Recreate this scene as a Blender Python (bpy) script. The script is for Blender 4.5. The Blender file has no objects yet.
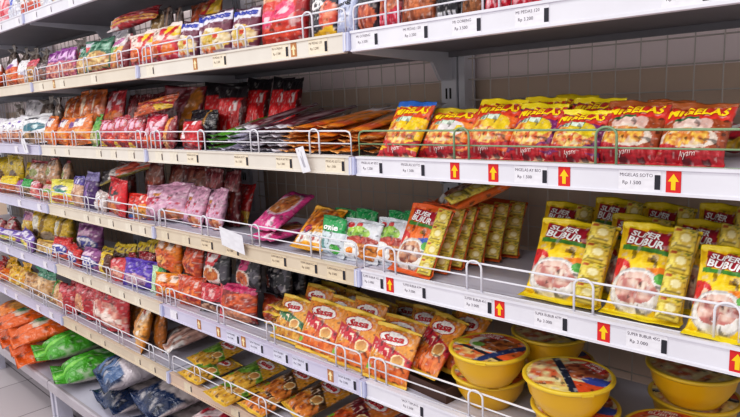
import bpy, bmesh, math, random
import numpy as np
from mathutils import Matrix, Vector, Euler

random.seed(7)
COL = bpy.context.scene.collection
R = math.radians

# ------------------------------------------------------------------ colours and materials
def srgb(h):
    if not isinstance(h, str):
        return np.array(h, float)
    v = np.array([int(h[i:i + 2], 16) for i in (0, 2, 4)], float) / 255
    return np.where(v <= .04045, v / 12.92, ((v + .055) / 1.055) ** 2.4)

def nodes_of(name):
    m = bpy.data.materials.new(name)
    m.use_nodes = True
    nt = m.node_tree
    return m, nt, nt.nodes['Principled BSDF']

def film_material(name, rough, bump, scale, spec=.5):
    """printed plastic film or paper: colour comes from the mesh's own colour attribute"""
    m, nt, b = nodes_of(name)
    a = nt.nodes.new('ShaderNodeVertexColor'); a.layer_name = 'Col'
    nt.links.new(a.outputs['Color'], b.inputs['Base Color'])
    b.inputs['Roughness'].default_value = rough
    b.inputs['Specular IOR Level'].default_value = spec
    if bump:
        tc = nt.nodes.new('ShaderNodeTexCoord')
        n = nt.nodes.new('ShaderNodeTexNoise'); n.inputs['Scale'].default_value = scale
        n.inputs['Detail'].default_value = 3
        n.inputs['Distortion'].default_value = .8
        bp = nt.nodes.new('ShaderNodeBump'); bp.inputs['Strength'].default_value = bump
        bp.inputs['Distance'].default_value = .01
        nt.links.new(tc.outputs['Object'], n.inputs['Vector'])
        nt.links.new(n.outputs['Fac'], bp.inputs['Height'])
        nt.links.new(bp.outputs['Normal'], b.inputs['Normal'])
    return m

def flat_material(name, col, rough=.5, metal=0, noise=.06, scale=12, spec=.5):
    m, nt, b = nodes_of(name)
    c = srgb(col)
    tc = nt.nodes.new('ShaderNodeTexCoord')
    n = nt.nodes.new('ShaderNodeTexNoise'); n.inputs['Scale'].default_value = scale
    n.inputs['Detail'].default_value = 5
    r = nt.nodes.new('ShaderNodeValToRGB')
    r.color_ramp.elements[0].position = .3; r.color_ramp.elements[1].position = .7
    r.color_ramp.elements[0].color = (*(c * (1 - noise)), 1)
    r.color_ramp.elements[1].color = (*np.minimum(c * (1 + noise), 1), 1)
    nt.links.new(tc.outputs['Object'], n.inputs['Vector'])
    nt.links.new(n.outputs['Fac'], r.inputs['Fac'])
    nt.links.new(r.outputs['Color'], b.inputs['Base Color'])
    b.inputs['Roughness'].default_value = rough
    b.inputs['Metallic'].default_value = metal
    b.inputs['Specular IOR Level'].default_value = spec
    return m

FILM = film_material('printed_film', .30, .35, 45)
CRINKLE = film_material('crinkled_film', .22, .8, 28, .7)
PAPER = film_material('printed_paper', .6, 0, 1, .3)
GLOSS = film_material('glossy_plastic', .22, .05, 20)

M = {
    'white': flat_material('rail_white', 'dddce8', .35),
    'lav': flat_material('rail_lavender', 'c6c3dc', .35),
    'grey': flat_material('rail_grey', 'b4afb8', .4),
    'cream': flat_material('rail_cream', 'dcd4ca', .35),
    'beige': flat_material('rail_beige', 'd8ccbc', .4),
    'tan': flat_material('rail_tan', 'd0c1ad', .4),
    'pinkish': flat_material('rail_pinkish', 'cbb4a2', .4),
    'deck': flat_material('shelf_enamel', 'c6c6d6', .4),
    'steel': flat_material('upright_enamel', 'cccfd8', .45),
    'under': flat_material('shaded_underside', '6e6d74', .5),  # darker than the deck enamel: shade below the shelves put into the colour
    'slot': flat_material('upright_slot', '141418', .8),
    'clip': flat_material('rail_clip', 'b9bede', .3),
    'wire': flat_material('white_wire', 'e2e2ec', .3),
    'greenwire': flat_material('green_wire', '7f9a78', .35),
    'backwire': flat_material('back_wire', 'bcb5ae', .45),
    'black': flat_material('black_plastic', '23222b', .5),
    'tray': flat_material('tray_card', '4a3029', .7),
    'lamp_body': flat_material('lamp_body', 'e8e8e8', .4),
}

# ------------------------------------------------------------------ mesh helpers
def mesh_from(name, V, F, col=None, mats=None, fmat=None, smooth=True):
    me = bpy.data.meshes.new(name)
    me.from_pydata([tuple(map(float, v)) for v in V], [], [tuple(map(int, f)) for f in F])
    for m in (mats or []):
        me.materials.append(m)
    if fmat is not None:
        me.polygons.foreach_set('material_index', np.asarray(fmat, np.int32))
    me.polygons.foreach_set('use_smooth', np.full(len(F), smooth))
    if col is not None:
        at = me.color_attributes.new('Col', 'FLOAT_COLOR', 'POINT')
        c = np.ones((len(V), 4), np.float32); c[:, :3] = col
        at.data.foreach_set('color', c.ravel())
    me.update()
    return me

def link(name, me, parent=None, loc=(0, 0, 0), rot=(0, 0, 0)):
    o = bpy.data.objects.new(name, me)
    COL.objects.link(o)
    if parent: o.parent = parent
    o.location = loc; o.rotation_euler = rot
    return o

def tag(o, label, cat, group=None, kind=None):
    if label: o['label'] = label
    if cat: o['category'] = cat
    if group: o['group'] = group
    if kind: o['kind'] = kind
    return o

class MB:
    """collects boxes, tubes and lofts for one mesh"""
    def __init__(s): s.V = []; s.F = []; s.fm = []; s.ms = []
    def _m(s, m):
        if m not in s.ms: s.ms.append(m)
        return s.ms.index(m)
    def add(s, V, F, m):
        o = len(s.V); s.V += [tuple(v) for v in V]
        s.F += [tuple(i + o for i in f) for f in F]; s.fm += [s._m(m)] * len(F)
    def box(s, x0, x1, y0, y1, z0, z1, m):
        V = [(x, y, z) for z in (z0, z1) for y in (y0, y1) for x in (x0, x1)]
        s.add(V, [(0, 2, 3, 1), (4, 5, 7, 6), (0, 1, 5, 4), (2, 6, 7, 3), (0, 4, 6, 2), (1, 3, 7, 5)], m)
    def prism(s, pts, x0, x1, m):
        """pts in (y, z), extruded along x"""
        n = len(pts)
        V = [(x0, y, z) for y, z in pts] + [(x1, y, z) for y, z in pts]
        F = [tuple(range(n)), tuple(range(2 * n - 1, n - 1, -1))]
        F += [(i, i + n, (i + 1) % n + n, (i + 1) % n) for i in range(n)]
        s.add(V, F, m)
    def tube(s, pts, r, m, n=6, closed=False):
        P = [Vector(p) for p in pts]; k = len(P); V = []
        for i, p in enumerate(P):
            a = P[i - 1] if (i or closed) else p
            b = P[(i + 1) % k] if (i < k - 1 or closed) else p
            d = (b - a).normalized()
            u = d.cross(Vector((.31, .87, .39))).normalized(); w = d.cross(u)
            V += [p + r * (math.cos(2 * math.pi * j / n) * u + math.sin(2 * math.pi * j / n) * w) for j in range(n)]
        F = []
        for i in range(k if closed else k - 1):
            for j in range(n):
                a, b = i * n + j, i * n + (j + 1) % n
                c, d = ((i + 1) % k) * n + (j + 1) % n, ((i + 1) % k) * n + j
                F.append((a, b, c, d))
        if not closed:
            F += [tuple(range(n))[::-1], tuple(range((k - 1) * n, k * n))]
        s.add(V, F, m)
    def mesh(s, name, smooth=False):
        return mesh_from(name, s.V, s.F, None, s.ms, s.fm, smooth)
    def build(s, name, parent=None, loc=(0, 0, 0), smooth=False):
        return link(name, s.mesh(name, smooth), parent, loc)

# ------------------------------------------------------------------ lettering
_text = {}
def text_shape(s, bold=.02, shear=0.):
    """letters as flat triangles, cap height 1, starting at the origin"""
    k = (s, bold, shear)
    if k not in _text:
        c = bpy.data.curves.new('lettering', 'FONT')
        c.body = s; c.size = 1; c.offset = bold; c.shear = shear; c.resolution_u = 2
        o = bpy.data.objects.new('lettering', c)
        me = bpy.data.meshes.new_from_object(o)
        bm = bmesh.new(); bm.from_mesh(me)
        bmesh.ops.triangulate(bm, faces=bm.faces)
        for _ in range(2):
            bmesh.ops.subdivide_edges(bm, edges=[e for e in bm.edges if e.calc_length() > .22], cuts=1)
            bmesh.ops.triangulate(bm, faces=bm.faces)
        V = np.array([v.co[:2] for v in bm.verts]); F = [tuple(v.index for v in f.verts) for f in bm.faces]
        bm.free(); bpy.data.meshes.remove(me); bpy.data.objects.remove(o); bpy.data.curves.remove(c)
        lo = V.min(0); V = V - lo
        V = V / V[:, 1].max()
        _text[k] = (V, F)
    return _text[k]

# ------------------------------------------------------------------ painting on a (u, v) grid
def vnoise(u, v, n, seed):
    g = np.random.RandomState(seed).rand(n + 3, n + 3)
    x = np.clip(u, 0, 1) * n; y = np.clip(v, 0, 1) * n
    i = x.astype(int); j = y.astype(int); fx = x - i; fy = y - j
    fx = fx * fx * (3 - 2 * fx); fy = fy * fy * (3 - 2 * fy)
    return (g[i, j] * (1 - fx) + g[i + 1, j] * fx) * (1 - fy) + (g[i, j + 1] * (1 - fx) + g[i + 1, j + 1] * fx) * fy

def paint(u, v, base, layers, seed=1, detail=0):
    C = np.empty(u.shape + (3,)); C[:] = srgb(base)
    C *= (.92 + .16 * vnoise(u, v, 9, seed + 50))[..., None]
    for q, L in enumerate(layers):
        op = L[0]
        if op == 'rect':
            _, a, b, c, d, col = L; m = (u >= a) & (u <= c) & (v >= b) & (v <= d)
        elif op == 'ell':
            _, a, b, ru, rv, col = L; m = ((u - a) / ru) ** 2 + ((v - b) / rv) ** 2 <= 1
        elif op == 'ring':
            _, a, b, ru, rv, col = L; e = ((u - a) / ru) ** 2 + ((v - b) / rv) ** 2; m = (e <= 1) & (e > .7)
        elif op == 'band':      # v0, v1, slope, curve
            _, a, b, sl, cu, col = L; w = v - sl * (u - .5) - cu * (u - .5) ** 2; m = (w >= a) & (w <= b)
        elif op == 'dband':     # slanted vertical band: u0, u1, slope
            _, a, b, sl, col = L; w = u - sl * (v - .5); m = (w >= a) & (w <= b)
        elif op == 'food':      # ellipse of mottled food
            _, a, b, ru, rv, c1, c2, n = L
            e = ((u - a) / ru) ** 2 + ((v - b) / rv) ** 2; m = e + .5 * (vnoise(u, v, 8, seed + q) - .5) <= 1
            t = vnoise(u, v, n, seed + 3 * q + 7); t = np.clip((t - .3) * 2.2, 0, 1)[..., None]
            C[m] = (srgb(c1) * (1 - t) + srgb(c2) * t)[m]; continue
        elif op == 'mott':      # mottled rectangle
            _, a, b, c, d, c1, c2, n = L
            m = (u >= a) & (u <= c) & (v >= b) & (v <= d)
            t = vnoise(u, v, n, seed + 3 * q + 7); t = np.clip((t - .3) * 2.2, 0, 1)[..., None]
            C[m] = (srgb(c1) * (1 - t) + srgb(c2) * t)[m]; continue
        elif op == 'blot':      # broken strokes inside a rectangle
            _, a, b, c, d, col, n = L
            m = (u >= a) & (u <= c) & (v >= b) & (v <= d) & (vnoise(u, v * .6, n, seed + 5 * q) > .52)
        elif op == 'poly':
            _, pts, col = L; m = np.zeros(u.shape, bool); k = len(pts)
            for i in range(k):
                (x0, y0), (x1, y1) = pts[i], pts[(i + 1) % k]
                if y0 == y1: continue
                m ^= ((v > min(y0, y1)) & (v <= max(y0, y1))) & (u < (v - y0) / (y1 - y0) * (x1 - x0) + x0)
        C[m] = srgb(col)
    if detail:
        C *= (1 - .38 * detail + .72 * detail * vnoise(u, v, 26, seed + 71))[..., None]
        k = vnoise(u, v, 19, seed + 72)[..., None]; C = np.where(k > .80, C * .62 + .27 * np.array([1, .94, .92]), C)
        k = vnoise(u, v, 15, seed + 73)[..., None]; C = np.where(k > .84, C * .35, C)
    return np.clip(C, 0, 1)

# ------------------------------------------------------------------ pouches
def pouch(name, k):
    """meshes (body, top_seal, bottom_seal) of a sealed pouch: bottom centre at the origin, front towards -y"""
    w, h, d = k['size']
    nu, nv = k.get('grid', (26, 34)); seal = k.get('seal', .07); st = k.get('seal_top', seal); seed = k.get('seed', 1)
    slump = k.get('slump', .5); ruf = k.get('ruffle', .004)
    rs = np.random.RandomState(seed)
    U, Vv = np.meshgrid(np.linspace(-1, 1, nu + 1), np.linspace(0, 1, nv + 1))
    tv = np.clip((Vv - seal) / (1 - seal - st), 0, 1)
    pv = (4 * tv * (1 - tv)) ** .5 * (1 + slump * (.45 - tv))
    pu = np.clip(1 - np.abs(U) ** 2.4, 0, 1) ** .62
    T = d / 2 * pv * pu + .0007
    # creases that run from the seals towards the middle
    ph = rs.rand(6) * 6.3
    edge = np.exp(-tv * 5) + np.exp(-(1 - tv) * 4)
    wr = sum(np.sin(U * f * 3.1 + p + tv * 2) for f, p in zip((2.3, 3.7, 5.1, 7.9), ph)) * .045 * d * edge * (tv > 0) * (tv < 1)
    cr = k.get('crumple', .22)
    wr += (vnoise((U + 1) / 2, Vv, 5, seed + 11) - .5) * cr * d * pu * np.minimum(pv, 1)
    wr += (np.abs(vnoise((U + 1) / 2, Vv, 10, seed + 12) - .5) - .2) * cr * .8 * d * pu * np.minimum(pv, 1)
    x = U * w / 2 * (1 - k.get('pinch', .09) * np.minimum(pv, 1))
    z = Vv * h
    if k.get('bag'):            # gathered neck
        neck = np.exp(-((Vv - (1 - st)) / .10) ** 2)
        x = x * (1 - k['bag'] * neck)
    off = np.zeros_like(U)
    top = np.clip((Vv - (1 - st)) / max(st, .001), 0, 1); bot = np.clip((seal - Vv) / max(seal, .001), 0, 1)
    off += ruf * (np.sin(U * 4 + ph[4]) + .5 * np.sin(U * 9 + ph[5])) * (top + bot) * .8
    off -= top * k.get('curl', .0) + bot * k.get('foot', .0)
    z = z + rs.uniform(-.02, .02) * h * U * top + .02 * h * np.sin(U * 2.2 + ph[3]) * top
    inner = (np.abs(U) < 1)
    front = np.stack([x, off - T + wr * inner, z], -1)
    back = np.stack([x, off + T + wr * .6 * inner, z], -1)
    uu, vv = (U + 1) / 2, Vv
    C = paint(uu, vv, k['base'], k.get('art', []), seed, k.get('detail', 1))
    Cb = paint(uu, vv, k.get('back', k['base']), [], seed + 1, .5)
    if 'top' in k: C[vv > 1 - st] = Cb[vv > 1 - st] = srgb(k['top'])
    if 'bot' in k: C[vv < seal] = Cb[vv < seal] = srgb(k['bot'])
    idx = np.arange((nu + 1) * (nv + 1)).reshape(nv + 1, nu + 1)
    V = [front.reshape(-1, 3)]; Cc = [C.reshape(-1, 3)]
    bi = idx.copy(); inn = np.zeros_like(idx, bool); inn[1:-1, 1:-1] = True
    bi[inn] = idx.size + np.arange(inn.sum())
    V.append(back[inn]); Cc.append(Cb[inn])
    V = np.concatenate(V); Cc = np.concatenate(Cc)
    F = []; row = []
    for j in range(nv):
        for i in range(nu):
            F.append((idx[j, i], idx[j, i + 1], idx[j + 1, i + 1], idx[j + 1, i])); row.append(j)
            F.append((bi[j, i + 1], bi[j, i], bi[j + 1, i], bi[j + 1, i + 1])); row.append(j)
    row = np.array(row)
    # lettering, laid over the front sheet
    texts = []
    for (s, cu, cv, hv, wmax, col, o) in k.get('text', []):
        tV, tF = text_shape(s, o.get('bold', .02), o.get('shear', 0))
        hh = hv * h; ww = tV[:, 0].max() * hh
        sx = min(1, wmax * w / ww) if not o.get('fit') else wmax * w / ww
        p = np.stack([(tV[:, 0] * hh - ww / 2) * sx, (tV[:, 1] - .5) * hh], -1)
        a = R(o.get('rot', 0)); p = p @ np.array([[math.cos(a), math.sin(a)], [-math.sin(a), math.cos(a)]])
        pu_, pv_ = np.clip(cu + p[:, 0] / w, .01, .99), np.clip(cv + p[:, 1] / h, .01, .99)
        gx, gy = pu_ * nu, pv_ * nv; i0 = np.minimum(gx.astype(int), nu - 1); j0 = np.minimum(gy.astype(int), nv - 1)
        fx, fy = (gx - i0)[:, None], (gy - j0)[:, None]
        q = (front[j0, i0] * (1 - fx) + front[j0, i0 + 1] * fx) * (1 - fy) + (front[j0 + 1, i0] * (1 - fx) + front[j0 + 1, i0 + 1] * fx) * fy
        q[:, 1] -= o.get('lift', .0016)
        texts.append((q, tF, srgb(col)))
    seam0 = int(round(seal * nv)); seam1 = int(round((1 - st) * nv))
    def sub(nm, sel, with_text=False):
        fs = [F[i] for i in np.nonzero(sel)[0]]
        used = np.unique(np.array(fs).ravel()); mp = np.full(len(V), -1); mp[used] = np.arange(len(used))
        vs = [V[used]]; cs = [Cc[used]]; ff = [tuple(mp[list(f)]) for f in fs]; n = len(used)
        if with_text:
            for q, tF, col in texts:
                vs.append(q); cs.append(np.tile(col, (len(q), 1))); ff += [tuple(i + n for i in f) for f in tF]; n += len(q)
        return mesh_from(nm, np.concatenate(vs), ff, np.concatenate(cs), [k.get('mat', FILM)])
    if not k.get('parts'):
        return [(None, sub(name, row >= 0, True))]
    return [('pouch_body', sub(name + '_body', (row >= seam0) & (row < seam1), True)),
            ('top_seal', sub(name + '_top_seal', row >= seam1)),
            ('bottom_seal', sub(name + '_bottom_seal', row < seam0))]

def sachet_mesh(name, w, h, d, c1, c2, c3):
    """one sachet of a folded chain, bulging a little between its sealed edges"""
    nu, nv = 12, 14
    U, V = np.meshgrid(np.linspace(-1, 1, nu + 1), np.linspace(0, 1, nv + 1))
    b = (4 * V * (1 - V)) ** .7 * np.clip(1 - np.abs(U) ** 2.5, 0, 1) ** .6
    P = np.stack([U * w / 2, -.001 - d * b, V * h], -1)
    uu = (U + 1) / 2
    C = paint(uu, V, c1, [], 3, .3)
    for col, ru, rv, ou, ov in ((c2, .32, .30, .5, .48), (c3, .20, .18, .5, .52), ('8a7a34', .30, .05, .5, .13), ('b0562c', .13, .10, .2, .82), ('8a8a3a', .14, .06, .75, .84)):
        C[((uu - ou) / ru) ** 2 + ((V - ov) / rv) ** 2 < 1] = srgb(col)
    C[(V < .05)] = srgb(c1) * .75
    idx = np.arange(U.size).reshape(U.shape)
    F = [(idx[j, i], idx[j, i + 1], idx[j + 1, i + 1], idx[j + 1, i]) for j in range(nv) for i in range(nu)]
    B = P.copy(); B[..., 1] = .001
    F += [tuple(U.size + i for i in f[::-1]) for f in F]
    rim = list(idx[0]) + list(idx[1:, -1]) + list(idx[-1, -2::-1]) + list(idx[-2:0:-1, 0])
    F += [(rim[(i + 1) % len(rim)], rim[i], rim[i] + U.size, rim[(i + 1) % len(rim)] + U.size) for i in range(len(rim))]
    return mesh_from(name, np.concatenate([P.reshape(-1, 3), B.reshape(-1, 3)]), F, np.concatenate([C.reshape(-1, 3)] * 2), [FILM])

# ------------------------------------------------------------------ the kinds of packet on the shelves
def noodle_art(banner, food1='e0a050', food2='b0592a', logo='f4ecec', low='c02a30'):
    return [('food', .5, .36, .42, .24, food1, food2, 12), ('rect', 0, .0, 1, .14, low),
            ('band', .70, .90, .05, -.1, banner), ('blot', .1, .72, .9, .88, logo, 10), ('blot', .15, .05, .8, .12, 'f6e9d8', 12)]

def mig(top, base, banner, arch, food='e8b44c', script='e3c21e'):
    return dict(obj='noodle_pack', cat='noodle pack', size=(.105, .125, .05), grid=(60, 76), detail=.5, parts=True, base=base, back=base, top=top,
        seal=.06, seal_top=.09, slump=.7, crumple=.16, art=[
        ('food', .46, .40, .5, .22, food, 'c4622c', 15), ('ell', .62, .50, .26, .17, arch), ('blot', .45, .44, .82, .58, script, 9),
        ('food', .40, .33, .36, .13, 'f3d078', 'cc5e32', 18),
        ('rect', 0, .0, 1, .13, 'b3212e'), ('band', .10, .20, -.04, .5, 'b3212e'), ('blot', .60, .03, .92, .22, 'd8b08a', 14),
        ('band', .66, .915, .04, -.1, banner), ('poly', [(.20, .585), (.62, .63), (.64, .69), (.22, .65)], '2f7a4e'), ('blot', .24, .59, .6, .68, 'd8ecd8', 16)],
        text=[('MIGELAS', .5, .795, .135, .88, 'ffdc1e', dict(bold=.035, shear=.12, rot=3, fit=1, lift=.002)), ('Ayam', .50, .12, .085, .40, 'f7e6e2', dict(shear=.3, rot=8, bold=.0))])

SB_TXT = [('SUPER', .36, .865, .068, .40, 'ffffff', dict(bold=.035, shear=.1, rot=-6, fit=1)), ('BUBUR', .385, .775, .088, .50, 'ffffff', dict(bold=.035, shear=.1, rot=-6, fit=1))]
def bubur(base, seal, band, tagc, bowl1, bowl2):
    return dict(obj='porridge_pack', cat='porridge pack', size=(.115, .14, .045), grid=(64, 80), detail=.45, parts=True, base=base, back=base, top=seal, bot=seal,
        seal=.07, seal_top=.06, slump=.6, foot=.012, art=[
        ('poly', [(.10, .94), (.66, .90), (.69, .71), (.12, .75)], 'b21f35'),
        ('poly', [(.07, .745), (.78, .70), (.78, .655), (.07, .69)], '4d8f3a'),
        ('ell', .06, .46, .22, .13, 'cf3033'), ('blot', .0, .41, .22, .52, 'f0c8b0', 12),
        ('poly', [(.50, .50), (.80, .55), (.82, .47), (.52, .42)], tagc), ('ell', .40, .27, .37, .225, 'b9b6b4'), ('ell', .40, .27, .345, .205, 'e9e4de'),
        ('food', .40, .29, .30, .155, bowl1, bowl2, 18), ('food', .38, .32, .20, .08, bowl2, 'e8d0c0', 20), ('ell', .72, .41, .10, .06, '4f9e3c'), ('blot', .35, .57, .60, .62, 'a07a1e', 16)], text=SB_TXT)

def sasa(base, panel, food1, food2, extra=()):
    return dict(obj='seasoning_pack', cat='seasoning pack', size=(.10, .14, .035), grid=(56, 76), detail=.6, parts=True, base=base, back='c9922f', top='e6c24a', bot='e2b63c',
        seal=.06, slump=.7, art=[
        ('band', .42, .62, -.25, 0, panel), ('blot', .08, .46, .5, .58, 'f2d9c4', 14), ('food', .55, .24, .52, .19, food1, food2, 12),
        ('ell', .74, .42, .15, .11, 'f0d9a8'), ('food', .74, .42, .12, .085, 'd8a05a', 'b87038', 8), ('ell', .1, .2, .1, .05, '7fb83a'), *extra,
        ('ell', .48, .775, .34, .125, 'b9232c'), ('ell', .48, .775, .315, .112, 'f7f2ee')],
        text=[('Sasa', .48, .775, .125, .5, 'bf1f2c', dict(bold=.03, shear=.2, rot=6, fit=1))])

def gen(obj, cat, size, base, art, **kw):
    d = dict(obj=obj, cat=cat, size=size, base=base, art=art, grid=(28, 38), seed=sum(map(ord, base + obj)) % 97 + len(art)); d.update(kw); return d

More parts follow.
